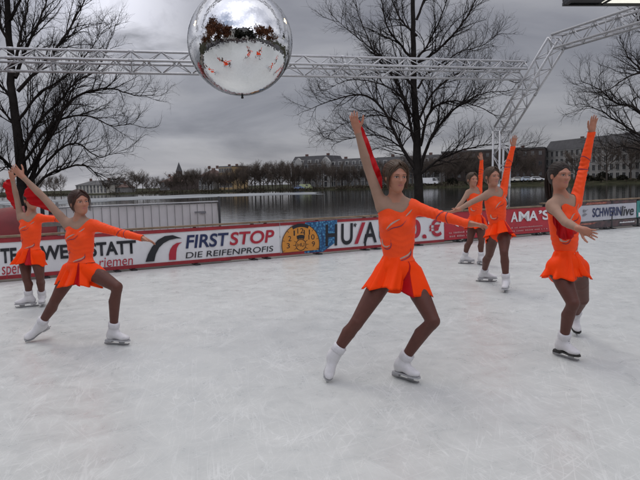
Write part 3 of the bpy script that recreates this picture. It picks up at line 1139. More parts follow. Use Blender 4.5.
big_tree('bare tree at the right edge whose branches reach in over the pale terrace', DR,
         [(672, 225), (668, 170), (664, 110), (660, 40), (656, -40), (650, -120)], [.25, .23, .2, .16, .1, .03],
         [([(668, 160), (640, 112), (616, 103), (598, 90), (576, 82)], .065),
          ([(666, 130), (645, 78), (626, 56), (617, 38)], .055),
          ([(668, 172), (640, 138), (612, 120), (592, 108), (576, 110)], .055),
          ([(662, 72), (638, 70), (612, 84), (600, 92)], .045),
          ([(668, 180), (645, 150), (625, 143), (606, 147)], .045),
          ([(662, 60), (642, 30), (632, 0), (628, -30)], .05),
          ([(665, 100), (690, 60), (720, 30)], .06), ([(668, 150), (700, 120), (730, 110)], .06), ([(660, 30), (680, -20), (700, -70)], .05)],
         37, SPECL, -.35)


# ------------------------------------------------------------------ far shore: tree row, houses, cars
fbark = mat('far_bark', (0.060, 0.050, 0.043), 0.95, 0.3, .5, spec=0.05)
ftwig = mat('far_twigs', (0.085, 0.068, 0.056), 0.95, 0.3, .4, spec=0.05)  # twig colour lightened evenly, which also stands in for distance haze
FSPEC = [dict(per_m=2.2, min=3, **{'from': .15}, len=2.1, r=.07, seg=4, up=.12),
         dict(per_m=2.4, min=2, **{'from': .1}, len=1.2, r=.042, seg=3, up=.06, wob=.2),
         dict(per_m=1.9, min=1, **{'from': .1}, len=.7, r=.030, seg=2, up=.03, wob=.25)]


def far_tree_meshes(seed, h, spread):
    rng = np.random.default_rng(seed)
    tr = Branches(seed)
    T = smooth_line([(0, 0, -.3), (rng.normal() * .1, rng.normal() * .1, h * .3), (rng.normal() * .25, rng.normal() * .25, h * .6), (rng.normal() * .4, 0, h * .9)], 12)
    tr.tube(T, np.linspace(.26, .05, 12), 7)
    tm = tr.mesh('trunk', fbark, (0, 0, 0))
    br = Branches(seed + 50)
    for i in range(17):
        z = rng.uniform(.22, .85)
        p = T[int(z * 11)]
        a = rng.uniform(0, 2 * math.pi)
        ln = spread * (1.15 - .7 * abs(z - .45)) * rng.uniform(.7, 1.1)
        d = np.array((math.cos(a), math.sin(a), 0))
        Q = smooth_line([p, p + d * ln * .45 + (0, 0, ln * .30), p + d * ln * .8 + (0, 0, ln * .72), p + d * ln + (0, 0, ln * 1.05)], 8)
        br.limb(Q, .10, .035, 0, FSPEC)
    return tm, br.mesh('crown', ftwig, (0, 0, 0))


FT = [far_tree_meshes(100 + i, 8.6 + .5 * i, 3.3 + .25 * (i % 3)) for i in range(5)]
frng = random.Random(9)


def ground_z(x, y):
    sdv = (y - (SH[0] + SH[1] * x)) / math.hypot(1, SH[1])
    return float(np.interp(sdv, [-6, 0], [-1.4, 0]) + np.interp(x, [-10, 45], [.42, 1.0]) * np.interp(sdv, [0, 3, 12, 40, 300, 2000], [0, .55, 1.55, 2.05, 3.8, 9.8]) - .8)


def far_tree(px, back, hpx, label, group='bare trees along the far shore', var=None):
    """tree standing on the far bank on the sight line of a pixel column, its top hpx pixels above the horizon"""
    d = ray(px, 190)
    k = d[0] / d[1]
    Y = (SH[0] + back) / (1 - SH[1] * k)
    x = k * Y
    z = ground_z(x, Y)
    H = hpx / FPX * Y + 1.4 - z
    v = frng.randrange(5) if var is None else var
    s = H / (8.6 + .5 * v + 1.2)
    th = thing('bare_tree', label, 'tree', (x, Y, z), group, frng.uniform(0, 6.28))
    th.scale = (s * frng.uniform(.85, 1.15), s * frng.uniform(.85, 1.15), s)
    link('trunk', FT[v][0], th)
    link('crown', FT[v][1], th)


LT = 'bare brown winter tree in the close row lining the far lake shore'
for px in np.arange(221, 296, 3.9):
    far_tree(px + frng.uniform(-1.2, 1.2), frng.uniform(5, 11), np.interp(px, [221, 235, 250, 270, 296], [16, 18, 22, 25, 24]) * frng.uniform(.9, 1.06), LT)
for px in np.arange(150, 221, 5.2):
    far_tree(px + frng.uniform(-1.5, 1.5), frng.uniform(6, 16), np.interp(px, [150, 165, 180, 200, 221], [12, 13, 16, 19, 17]) * frng.uniform(.8, 1.1), LT)
for px in np.arange(-14, 68, 7.5):
    far_tree(px + frng.uniform(-2, 2), frng.uniform(6, 22), frng.uniform(12, 17), LT)
for px in np.arange(108, 150, 6):
    far_tree(px + frng.uniform(-2, 2), frng.uniform(10, 40), np.interp(px, [108, 128, 140, 150], [12, 19, 19, 12]) * frng.uniform(.8, 1.05), LT)
for px in np.arange(298, 402, 6.2):
    far_tree(px + frng.uniform(-1.5, 1.5), frng.uniform(5, 12), frng.uniform(15, 24), LT)
for px in np.arange(404, 482, 7.5):
    far_tree(px + frng.uniform(-1.5, 1.5), frng.uniform(6, 16), frng.uniform(20, 31), LT)
for px in (488, 497, 507, 516, 526, 535):
    far_tree(px, frng.uniform(10, 14), frng.uniform(22, 31), LT)
for px, hh, lab in ((606.5, 36, 'dark bare tree before the pale terrace, just right of the right front skater'), (631, 38, 'dark bare tree before the right end of the pale terrace'),
                (575, 27, 'bare tree before the pale terrace, close to the raised arm of the right front skater'), (653, 36, 'bare tree beyond the right end of the pale terrace')):
    far_tree(px, 8, hh, lab, None, 1)


def far_frame(px, back):
    d = ray(px, 190)
    k = d[0] / d[1]
    Y = (SH[0] + back) / (1 - SH[1] * k)
    return np.array((k * Y, Y, ground_z(k * Y, Y)))


fe = unit((1, SH[1], 0))
fn = np.array((fe[1], -fe[0], 0))        # towards the lake
pane = mat('dark_pane', (0.02, 0.022, 0.025), 0.15, 0.3, .3, spec=.6)
trimd = mat('dark_trim', (0.05, 0.042, 0.036), 0.7, 0.1, .5)
trimw = mat('pale_trim', (0.27, 0.265, 0.25), 0.7, 0.1, .5)
slate = mat('dark_slate', (0.035, 0.034, 0.036), 0.7, 0.3, .6, 0.2, 3)
redtile = mat('brown_tiles', (0.085, 0.045, 0.035), 0.8, 0.3, .6, 0.2, 3)


def building(name, label, px0, px1, top_px, back, floors, cols, wallm, roofm, roof='mansard', depth=12.0, roof_h=2.6, win=(1.1, 1.7), gables=(), dormers=True, trim=None):
    trim = trim or trimw
    bk = back if isinstance(back, tuple) else (back, back)
    a, b = far_frame(px0, bk[0]), far_frame(px1, bk[1])
    c = (a + b) / 2
    z0 = min(a[2], b[2]) - .3
    ztop = 1.4 + top_px / FPX * c[1]
    e = unit((b - a) * (1, 1, 0))
    n = np.array((e[1], -e[0], 0))
    w = np.linalg.norm((b - a)[:2])
    eave = ztop - roof_h
    th = thing(name, label, 'building', (c[0], c[1], z0))
    o = np.array((c[0], c[1], 0))

    def P(s, off, z):
        return o + e * s + n * off + np.array((0, 0, z))
    mb = MB()
    mb.obox(P(0, -depth / 2, (z0 + eave) / 2), e * w / 2, n * depth / 2, (0, 0, (eave - z0) / 2))
    mb.build('wall', wallm, th)
    rf = MB()
    if roof == 'mansard':
        V = [P(s * (w / 2 + .3), q, eave) for s, q in ((-1, .3), (1, .3), (1, -depth - .3), (-1, -depth - .3))]
        V += [P(s * (w / 2 - 1.0), q, eave + roof_h) for s, q in ((-1, -1.4), (1, -1.4), (1, -depth + 1.4), (-1, -depth + 1.4))]
        rf.add(V, [(0, 3, 2, 1), (4, 5, 6, 7), (0, 1, 5, 4), (1, 2, 6, 5), (2, 3, 7, 6), (3, 0, 4, 7)])
    elif roof == 'hip':
        V = [P(s * (w / 2 + .5), q, eave) for s, q in ((-1, .5), (1, .5), (1, -depth - .5), (-1, -depth - .5))]
        V += [P(-w / 2 + depth * .45, -depth / 2, eave + roof_h), P(w / 2 - depth * .45, -depth / 2, eave + roof_h)]
        rf.add(V, [(0, 3, 2, 1), (0, 1, 5, 4), (1, 2, 5), (2, 3, 4, 5), (3, 0, 4)])
    else:
        rf.obox(P(0, -depth / 2, eave + .15), e * (w / 2 + .2), n * (depth / 2 + .2), (0, 0, .15))
    r_ = rf.build('roof', roofm, th)
    for q in (-.3, .28):
        MB().obox(P(w * q, -depth / 2, eave + roof_h + .3), e * .5, n * .4, (0, 0, .7)).build('chimney', redtile, r_)
    mb = MB()
    mb.obox(P(0, .08, eave - .12), e * (w / 2 + .12), n * .1, (0, 0, .14))
    mb.build('cornice', trim, th)
    fh = (eave - z0 - .5) / floors
    wm = MB()
    wm.obox((0, 0, 0), e * win[0] / 2, n * .05, (0, 0, win[1] / 2))
    wme = wm.mesh('window', pane)
    fm = MB()
    for sx_, sz, hx, hz in ((0, win[1] / 2 + .06, win[0] / 2 + .12, .06), (0, -win[1] / 2 - .06, win[0] / 2 + .16, .07), (-win[0] / 2 - .05, 0, .05, win[1] / 2), (win[0] / 2 + .05, 0, .05, win[1] / 2), (0, 0, .035, win[1] / 2)):
        fm.obox(e * sx_ + np.array((0, 0, sz)) + n * .04, e * hx, n * .055, (0, 0, hz))
    fme = fm.mesh('frame', trim)
    for f in range(floors):
        for k in range(cols):
            s = -w / 2 + w * (k + .5) / cols
            p = P(s, .0, z0 + .5 + fh * (f + .52)) - np.array(th.location)
            wo = link('window', wme, th, tuple(p))
            link('frame', fme, wo)
    if roof == 'mansard' and dormers:
        dm = MB()
        dm.obox((0, 0, 0), e * .7, n * .8, (0, 0, .75))
        dme = dm.mesh('dormer', trimw)
        dp = MB()
        dp.obox(n * .81, e * .42, n * .03, (0, 0, .5))
        dpe = dp.mesh('window', pane)
        for k in range(max(2, cols // 2)):
            s = -w / 2 + w * (k + .5) / max(2, cols // 2)
            d_ = link('dormer', dme, r_, tuple(P(s, -.75, eave + .95) - np.array(th.location)))
            link('window', dpe, d_)
    for g in gables:
        s = w * g
        mb = MB()
        mb.prism([(-1.9, z0), (1.9, z0), (1.9, eave + .6), (.9, eave + 1.9), (0, eave + 2.6), (-.9, eave + 1.9), (-1.9, eave + .6)], P(s, -.9, 0), e, (0, 0, 1), n * 1.2)
        g_ = mb.build('gable_bay', trimw, th)
        for f in range(floors):
            q = P(s, .32, z0 + .5 + fh * (f + .52)) - np.array(th.location)
            link('window', wme, g_, tuple(q))
    return th


cream = mat('cream_render', (0.36, 0.345, 0.30), 0.9, 0.12, .3)
pale = mat('pale_render', (0.25, 0.24, 0.222), 0.9, 0.14, .3)
greyr = mat('grey_render', (0.155, 0.15, 0.143), 0.9, 0.15, .3)
ochre = mat('ochre_render', (0.26, 0.18, 0.085), 0.9, 0.15, .3)
brickd = mat('dark_brick', (0.040, 0.028, 0.024), 0.9, 0.25, .6)
building('villa', 'low white villa with dark hipped roof on the far shore, left', 76, 107, 9.6, 16, 2, 9, cream, slate, 'hip', 11, 2.1)
building('house', 'small grey house with brown roof right of the white villa', 107.5, 121, 6.0, 22, 1, 4, greyr, redtile, 'hip', 9, 1.9)
building('house', 'dark red brick hall left of the spire', 160, 170, 12, 60, 2, 4, brickd, redtile, 'hip', 12, 3)
building('house', 'ochre block rising over the far tree row', 219.5, 232.5, 20.2, 45, 3, 5, ochre, slate, 'flat', 12, .3)
building('house', 'brown house with dark roof left of the ochre block', 199, 213, 19.0, 45, 3, 5, greyr, redtile, 'hip', 12, 4)
building('apartment_house', 'grey and white gabled apartment house right of the far tree row', 292, 329, 28, 22, 4, 11, greyr, slate, 'mansard', 13, 3.2, gables=(-.30, .43))
building('apartment_house', 'long pale terrace house behind bare trees left of the centre skater', 330.5, 372, 24.5, 24, 4, 12, pale, slate, 'mansard', 13, 2.6)
building('apartment_house', 'grey terrace house hidden behind the centre skater', 373.5, 440, 25.5, 24, 4, 16, greyr, slate, 'mansard', 13, 2.8)
building('brick_hall', 'long dark brick hall behind the truss leg', 442, 544, 30, (30, 34), 3, 14, brickd, slate, 'flat', 14, .4, win=(.9, 1.2), trim=trimd)
building('apartment_house', 'long pale four storey terrace with dark roof at the right edge', 545, 662, 40, (44, 6), 4, 20, pale, slate, 'mansard', 14, 3.2, dormers=False)


def church():
    p = far_frame(180, 90)
    Y = p[1]
    z = p[2]
    th = thing('church', 'dark brick church tower with pointed spire above the far trees', 'church', p)
    zt = 1.4 + 25.5 / FPX * Y
    w = 1.5
    MB().obox(p + np.array((0, 0, (zt - z) * .33)), (w, 0, 0), (0, w, 0), (0, 0, (zt - z) * .33)).build('tower', brickd, th)
    zb_ = z + (zt - z) * .66
    mb = MB()
    V = [(p[0] + a * w * 1.05, p[1] + b * w * 1.05, zb_) for a, b in ((-1, -1), (1, -1), (1, 1), (-1, 1))] + [(p[0], p[1], zt)]
    mb.add(V, [(0, 3, 2, 1), (0, 1, 4), (1, 2, 4), (2, 3, 4), (3, 0, 4)])
    mb.build('spire', slate, th)
    mb = MB()
    c = p + np.array((9, 3, 0))
    V = [(c[0] + a * 8, c[1] + b * 5, z) for a, b in ((-1, -1), (1, -1), (1, 1), (-1, 1))] + [(c[0] + a * 8, c[1] + b * 5, z + 4) for a, b in ((-1, -1), (1, -1), (1, 1), (-1, 1))] + [(c[0] - 8, c[1], z + 8.2), (c[0] + 8, c[1], z + 8.2)]
    mb.add(V, [(0, 1, 5, 4), (1, 2, 6, 5), (2, 3, 7, 6), (3, 0, 4, 7), (4, 5, 9, 8), (6, 7, 8, 9), (5, 6, 9), (7, 4, 8)])
    mb.build('nave', brickd, th)
    mb = MB()
    for a in (-.5, .5):
        mb.obox((p[0] + a * w, p[1] - w, zb_ - 2.2), (.3, 0, 0), (0, .06, 0), (0, 0, .9))
    mb.build('belfry_opening', pane, th)


church()

tyre = mat('tyre_rubber', (0.012, 0.012, 0.012), 0.8, 0.1)


def car_parts(L, Hc, van):
    W2 = .88
    if van:
        prof = [(-L / 2, .35), (L / 2, .35), (L / 2, .95), (L / 2 - .55, 1.2), (L / 2 - 1.0, Hc), (-L / 2, Hc)]
        glass = [(L / 2 - .62, 1.22), (L / 2 - 1.05, Hc - .12), (L / 2 - 1.8, Hc - .12), (L / 2 - 1.8, 1.22)]
    else:
        prof = [(-L / 2, .35), (L / 2, .35), (L / 2, .78), (L / 2 - .9, .92), (L / 2 - 1.7, Hc), (-L / 2 + .9, Hc), (-L / 2 + .25, .95), (-L / 2, .9)]
        glass = [(L / 2 - 1.05, .95), (L / 2 - 1.75, Hc - .08), (-L / 2 + .95, Hc - .08), (-L / 2 + .45, .97)]
    b = MB().prism(prof, (0, -W2, 0), (1, 0, 0), (0, 0, 1), (0, 2 * W2, 0))
    g = MB().prism(glass[::-1], (0, -W2 - .01, 0), (1, 0, 0), (0, 0, 1), (0, 2 * W2 + .02, 0))
    wh = []
    for x in (-L * .31, L * .31):
        for y in (-W2, W2):
            wh.append(MB().lathe([(.32, -.1), (.33, 0), (.32, .1)], (x, y, .33), 14, 1))
    return b, g, wh


def car(px, back, colour, label, L=4.2, Hc=1.45, van=False, rz=0.0):
    p = far_frame(px, back)
    th = thing('parked_van' if van else 'parked_car', label, 'van' if van else 'car', p, 'cars parked on the far bank', math.atan2(fe[1], fe[0]) + rz)
    b, g, wh = car_parts(L, Hc, van)
    cm = mat('car_paint_' + colour[0], colour[1], .3, 0.0, coat=.4)
    b.build('body', cm, th, origin=(0, 0, 0))
    g.build('window', pane, th, origin=(0, 0, 0))
    for w in wh:
        w.build('wheel', tyre, th, origin=(0, 0, 0))


car(306, 6, ('pale_green', (.30, .33, .17)), 'pale green van on the far bank below the gabled apartment house', 4.4, 1.9, True)
car(300.5, 5.5, ('blue', (.10, .16, .30)), 'blue car left of the pale green van')
car(431, 9, ('white', (.6, .6, .6)), 'white van parked beside the centre tree trunk on the far bank', 5.4, 2.3, True)
car(424, 9.5, ('silver', (.4, .4, .42)), 'silver car left of the white van')
for px, c, lab in ((508, ('pale_grey', (.45, .45, .46)), 'pale grey car in front of the dark brick hall, nearest the truss leg'), (518, ('ivory', (.5, .48, .42)), 'ivory car second from the truss leg before the brick hall'),
                   (527, ('light_blue', (.35, .4, .46)), 'light blue car third from the truss leg before the brick hall'), (536.5, ('off_white', (.55, .55, .55)), 'off white car nearest the pale terrace before the brick hall')):
    car(px, 11, c, lab, rz=.5)
car(581, 10.5, ('black', (.02, .02, .022)), 'black car parked before the pale terrace behind the right front skater')

# low dark shrubs along the bank in front of the terrace
shrubm = mat('winter_shrub', (0.020, 0.019, 0.014), .95, .4, 1.2, spec=.05)


def shrub(px, back, w, h, label):
    p = far_frame(px, back)
    rng = np.random.default_rng(int(px))
    th = thing('shrub', label, 'shrub', p, 'dark shrubs on the far bank')
    n = 900
    u = rng.normal(size=(n, 3))
    u /= np.linalg.norm(u, axis=1)[:, None]
    c = u * rng.uniform(.5, 1.0, (n, 1)) * (w, w * .6, h)
    c[:, 2] = np.abs(c[:, 2])
    a, b = rng.normal(size=(n, 3)), rng.normal(size=(n, 3))
    sz = rng.uniform(.12, .3, (n, 1))
    a *= sz / np.linalg.norm(a, axis=1)[:, None]
    b *= sz / np.linalg.norm(b, axis=1)[:, None]
    V = np.stack([c - a, c - b, c + a, c + b], 1).reshape(-1, 3)
    link('foliage', mesh_np('foliage', V, np.arange(4 * n).reshape(n, 4), shrubm, smooth=False), th)
    MB().tube([(0, 0, -.2), (.1, 0, h * .5)], [.09, .03], 6).build('stem', fbark, th, origin=(0, 0, 0))


for px, w, h, lab in ((603, 2.6, 2.4, 'rounded dark shrub before the pale terrace, right of the right front skater'), (588, 1.8, 1.5, 'low dark shrub beside the black car before the terrace'),
                      (622, 1.6, 1.3, 'low dark shrub between the two dark bare trees before the terrace'), (644, 2.0, 1.8, 'dark shrub at the far right end before the terrace'),
                      (400, 2.0, 1.7, 'dark shrub on the far bank hidden behind the centre skater'), (452, 2.2, 1.9, 'dark shrub on the far bank right of the white van')):
    shrub(px, 9.5, w, h, lab)


def bank_scrub():
    """low leafless scrub and reeds lining the far water's edge"""
    rng = np.random.default_rng(77)
    n = 11000
    px = rng.uniform(-40, 690, n)
    k = (px - 320) / FPX
    back = rng.uniform(1.5, 9, n)
    dens = (np.sin(px * .13) + np.sin(px * .31 + 2) * .7 + rng.normal(size=n) * .6)
    keep = (dens > -.4) & ~((px > 480) & (rng.random(n) < .85)) & ~((px > 402) & (rng.random(n) < .5)) & ~((px < 112) & (px > 70)) & ~((px < 150) & (rng.random(n) < .4))
    k, back, px = k[keep], back[keep], px[keep]
    Y = (SH[0] + back) / (1 - SH[1] * k)
    X = k * Y
    n = len(X)
    Z = np.interp(X, [-10, 45], [.42, 1.0]) * np.interp(back / 1.156, [0, 3, 12, 40], [0, .55, 1.55, 2.05]) - .8
    hgt = rng.gamma(2.0, .26, n) + .15
    c = np.stack([X, Y, Z + hgt * rng.uniform(.1, 1, n)], 1)
    a = rng.normal(size=(n, 3)) * (1, 1, .4)
    b = rng.normal(size=(n, 3)) * (.5, .5, 1.3)
    a *= .22 / np.linalg.norm(a, axis=1)[:, None]
    b *= .42 / np.linalg.norm(b, axis=1)[:, None]
    V = np.stack([c - a, c - b, c + a, c + b], 1).reshape(-1, 3)
    o = link('undergrowth', mesh_np('undergrowth', V, np.arange(4 * n).reshape(n, 4), mat('winter_scrub', (.050, .042, .030), .95, .4, .3, spec=.05), smooth=False))
    tag(o, "dark leafless scrub lining the far water's edge", 'undergrowth', None, 'stuff')


bank_scrub()
# ------------------------------------------------------------------ figures: one blended surface per body, clothes cut from it
def prim_d(p, P):
    k = p[0]
    if k == 'cap':
        _, a, b, ra, rb = p[:5]
        ab = b - a
        t = np.clip(((P - a) @ ab) / (ab @ ab + 1e-12), 0, 1)
        return np.linalg.norm(P - a - t[..., None] * ab, axis=-1) - (ra + (rb - ra) * t)
    _, c, r, A = p[:4]
    q = (P - c) @ A.T
    k0 = np.linalg.norm(q / r, axis=-1)
    k1 = np.linalg.norm(q / (r * r), axis=-1)
    return np.where(k1 > 1e-9, k0 * (k0 - 1) / np.maximum(k1, 1e-9), -r.min())


def prim_box(p):
    if p[0] == 'cap':
        r = max(p[3], p[4])
        return np.minimum(p[1], p[2]) - r, np.maximum(p[1], p[2]) + r
    e = np.sqrt(((p[3] * p[2][:, None]) ** 2).sum(0))
    return p[1] - e, p[1] + e


class Shape:
    """list of (primitive, blend radius, group, sign)"""

    def __init__(s):
        s.L = []

    def cap(s, a, b, ra, rb, g, k=.02, sub=False):
        s.L.append((('cap', np.asarray(a, float), np.asarray(b, float), ra, rb), k, g, sub))

    def ell(s, c, r, A, g, k=.02, sub=False):
        s.L.append((('ell', np.asarray(c, float), np.asarray(r, float), np.asarray(A, float)), k, g, sub))

    def surface(s, h, smooth=2, post=None):
        bx = [prim_box(p) for p, k, g, sb in s.L if not sb]
        lo = np.min([b[0] for b in bx], 0) - 3 * h
        hi = np.max([b[1] for b in bx], 0) + 3 * h
        n = np.ceil((hi - lo) / h).astype(int) + 1
        F = np.full(n, 1.0, np.float32)
        for p, k, g, sb in s.L:
            l, u = prim_box(p)
            i0 = np.clip(((l - k - 2.5 * h - lo) / h).astype(int), 0, n - 1)
            i1 = np.clip(((u + k + 2.5 * h - lo) / h).astype(int) + 2, 1, n)
            ax = [lo[i] + h * np.arange(i0[i], i1[i]) for i in range(3)]
            P = np.stack(np.meshgrid(*ax, indexing='ij'), -1)
            d = prim_d(p, P)
            sl = tuple(slice(i0[i], i1[i]) for i in range(3))
            a = F[sl]
            if sb:
                d = -d
                hh = np.maximum(k - np.abs(a - d), 0) / k
                F[sl] = np.maximum(a, d) + hh * hh * k / 4
            else:
                hh = np.maximum(k - np.abs(a - d), 0) / k
                F[sl] = np.minimum(a, d) - hh * hh * k / 4
        if post is not None:
            ax = [lo[i] + h * np.arange(n[i]) for i in range(3)]
            F = post(F, np.stack(np.meshgrid(*ax, indexing='ij'), -1))
        return surface_nets(F, lo, h, smooth)

    def gdist(s, V, groups):
        d = np.full(len(V), 9.0)
        for p, k, g, sb in s.L:
            if not sb and g in groups:
                d = np.minimum(d, prim_d(p, V))
        return d


def surface_nets(F, lo, h, smooth=2):
    s = F < 0
    nx, ny, nz = F.shape
    cnt = np.zeros((nx - 1, ny - 1, nz - 1), np.int8)
    offs = [(i, j, k) for i in (0, 1) for j in (0, 1) for k in (0, 1)]
    for i, j, k in offs:
        cnt += s[i:nx - 1 + i, j:ny - 1 + j, k:nz - 1 + k]
    C = np.argwhere((cnt > 0) & (cnt < 8))
    idx = np.full(cnt.shape, -1, np.int32)
    idx[C[:, 0], C[:, 1], C[:, 2]] = np.arange(len(C))
    vals = np.stack([F[C[:, 0] + i, C[:, 1] + j, C[:, 2] + k] for i, j, k in offs], 1)
    acc = np.zeros((len(C), 3))
    num = np.zeros(len(C))
    for a in range(8):
        for b in range(a + 1, 8):
            oa, ob = np.array(offs[a]), np.array(offs[b])
            if np.abs(oa - ob).sum() != 1:
                continue
            va, vb = vals[:, a], vals[:, b]
            mk = (va < 0) != (vb < 0)
            t = np.where(mk, va / np.where(mk, va - vb, 1), 0)
            acc += mk[:, None] * (oa + t[:, None] * (ob - oa))
            num += mk
    V = lo + h * (C + acc / num[:, None])
    Q = []
    for ax in range(3):
        a = [slice(1, -1)] * 3
        sl0, sl1 = list(a), list(a)
        sl0[ax], sl1[ax] = slice(0, -1), slice(1, None)
        A, B = s[tuple(sl0)], s[tuple(sl1)]
        E = np.argwhere(A != B)
        inside = A[E[:, 0], E[:, 1], E[:, 2]]
        off = np.array([1, 1, 1])
        off[ax] = 0
        E = E + off
        u, v = (ax + 1) % 3, (ax + 2) % 3
        quad = []
        for du, dv in ((-1, -1), (0, -1), (0, 0), (-1, 0)):
            e = E.copy()
            e[:, u] += du
            e[:, v] += dv
            quad.append(idx[e[:, 0], e[:, 1], e[:, 2]])
        q = np.stack(quad, 1)
        q[~inside] = q[~inside][:, ::-1]
        Q.append(q)
    Q = np.concatenate(Q)
    Q = Q[(Q >= 0).all(1)]
    for _ in range(smooth):
        acc = np.zeros_like(V)
        num = np.zeros(len(V))
        for i in range(4):
            for j in (1, 3):
                np.add.at(acc, Q[:, i], V[Q[:, (i + j) % 4]])
                np.add.at(num, Q[:, i], 1)
        V = V * .5 + .5 * acc / np.maximum(num, 1)[:, None]
    return V, Q


def normals(V, Q):
    d1, d2 = V[Q[:, 2]] - V[Q[:, 0]], V[Q[:, 3 % Q.shape[1]]] - V[Q[:, 1]] if Q.shape[1] == 4 else V[Q[:, 1]] - V[Q[:, 0]]
    n = np.cross(d1, d2) if Q.shape[1] == 4 else np.cross(d2, d1)
    out = np.zeros_like(V)
    for i in range(Q.shape[1]):
        np.add.at(out, Q[:, i], n)
    return out / (np.linalg.norm(out, axis=1)[:, None] + 1e-12)


def clip(V, Nn, T, f):
    """keep the part of a triangle mesh where f > 0, cutting triangles exactly at f = 0"""
    f = np.where(np.abs(f) < 1e-9, 1e-9, f)
    pos = f > 0
    c = pos[T].sum(1)
    full = T[c == 3]
    tris, pairs = [], []
    t1 = T[c == 1]
    if len(t1):
        r = pos[t1].argmax(1)
        t1 = np.stack([np.take_along_axis(t1, ((r + i) % 3)[:, None], 1)[:, 0] for i in range(3)], 1)
    t2 = T[c == 2]
    if len(t2):
        r = (~pos[t2]).argmax(1)
        t2 = np.stack([np.take_along_axis(t2, ((r + i) % 3)[:, None], 1)[:, 0] for i in range(3)], 1)
    E = np.concatenate([t1[:, [0, 1]], t1[:, [0, 2]], t2[:, [0, 1]], t2[:, [0, 2]]]) if len(t1) + len(t2) else np.zeros((0, 2), int)
    if len(E) == 0:
        used = np.unique(full)
        mp = np.full(len(V), -1)
        mp[used] = np.arange(len(used))
        return V[used], Nn[used], mp[full]
    Es = np.sort(E, 1)
    U, inv = np.unique(Es, axis=0, return_inverse=True)
    inv = inv.ravel()
    t = f[U[:, 0]] / (f[U[:, 0]] - f[U[:, 1]])
    NV = V[U[:, 0]] + t[:, None] * (V[U[:, 1]] - V[U[:, 0]])
    NN = Nn[U[:, 0]] + t[:, None] * (Nn[U[:, 1]] - Nn[U[:, 0]])
    ids = len(V) + inv
    a, b = len(t1), len(t2)
    A1 = np.stack([t1[:, 0], ids[:a], ids[a:2 * a]], 1)
    e1, e2 = ids[2 * a:2 * a + b], ids[2 * a + b:]
    A2 = np.stack([e1, t2[:, 1], t2[:, 2]], 1)
    A3 = np.stack([e1, t2[:, 2], e2], 1)
    T2 = np.concatenate([full, A1, A2, A3])
    V2, N2 = np.concatenate([V, NV]), np.concatenate([Nn, NN])
    used = np.unique(T2)
    mp = np.full(len(V2), -1)
    mp[used] = np.arange(len(used))
    return V2[used], N2[used], mp[T2]


def tris(Q):
    return np.concatenate([Q[:, [0, 1, 2]], Q[:, [0, 2, 3]]])


skin = mat('skin', (0.43, 0.190, 0.120), 0.5, 0.07, 9, sss=.12)
nude = mat('nude_mesh_fabric', (0.34, 0.205, 0.145), 0.75, 0.06, 12)
tights = mat('brown_tights', (0.108, 0.040, 0.029), 0.55, 0.10, 14, spec=.35)
lipm = mat('lips', (0.42, 0.145, 0.125), 0.45, 0.0)
mouthm = mat('mouth_line', (0.12, 0.03, 0.03), 0.6, 0.0)
eyew = mat('eye_white', (0.40, 0.36, 0.34), 0.25, 0.0)
irism = mat('iris', (0.035, 0.020, 0.012), 0.2, 0.0)
lashm = mat('lashes', (0.020, 0.012, 0.010), 0.7, 0.0)
browm = mat('brows', (0.085, 0.045, 0.03), 0.9, 0.0)
orange = mat('orange_lycra', (1.0, 0.085, 0.016), 0.5, 0.03, 7, 0.45, 11, spec=.18)
orange2 = mat('orange_skirt', (1.0, 0.062, 0.004), 0.55, 0.04, 9, 0.12, 14, spec=.10)
redc = mat('red_chiffon', (0.62, 0.008, 0.014), 0.55, 0.12, 6, spec=.25)
plum = mat('plum_trim', (0.16, 0.030, 0.075), 0.5, 0.0)
silver = mat('silver_trim', (0.52, 0.36, 0.30), 0.35, 0.1, 30, metal=.2)
bootw = mat('white_boot', (0.66, 0.65, 0.66), 0.5, 0.07, 14, 0.12, 40)
socks = mat('white_knit', (0.66, 0.65, 0.67), 0.9, 0.06, 30, 0.3, 80)
lacem = mat('grey_laces', (0.30, 0.30, 0.31), 0.8, 0.0)
solem = mat('black_sole', (0.020, 0.018, 0.017), 0.5, 0.0)
solew = mat('white_sole', (0.42, 0.42, 0.43), 0.5, 0.0)
bladem = mat('blade_steel', (0.30, 0.30, 0.31), 0.28, 0.1, 20, metal=.9)


def chiffon():
    t = redc.node_tree
    b = t.nodes['Principled BSDF']
    tr = N(t, 'ShaderNodeBsdfTranslucent', {'Color': (0.75, 0.012, 0.02, 1)})
    mx = N(t, 'ShaderNodeMixShader', {0: 0.35, 1: b.outputs[0], 2: tr.outputs[0]})
    out = [n for n in t.nodes if n.type == 'OUTPUT_MATERIAL'][0]
    t.links.new(mx.outputs[0], out.inputs[0])


chiffon()


def hair_material(name, a, b_):
    mt = mat(name, a, 0.48, 0.0, spec=.4)
    t = mt.node_tree
    b = t.nodes['Principled BSDF']
    o = N(t, 'ShaderNodeTexCoord').outputs['Object']
    mp = N(t, 'ShaderNodeMapping', {'Vector': o, 'Scale': (60, 60, 12)}).outputs[0]
    nz = N(t, 'ShaderNodeTexNoise', {'Vector': mp, 'Scale': 2.0, 'Detail': 4.0}).outputs[0]
    t.links.new(RAMP(t, nz, [(.3, a), (.7, b_)]), b.inputs['Base Color'])
    return mt


HAIR = {'brown': hair_material('brown_hair', (0.045, 0.026, 0.016), (0.105, 0.065, 0.040)),
        'dark': hair_material('dark_hair', (0.014, 0.009, 0.007), (0.036, 0.022, 0.016)),
        'auburn': hair_material('auburn_hair', (0.026, 0.011, 0.008), (0.070, 0.028, 0.018))}


def perp(v, d):
    return unit(v - d * np.dot(v, d))


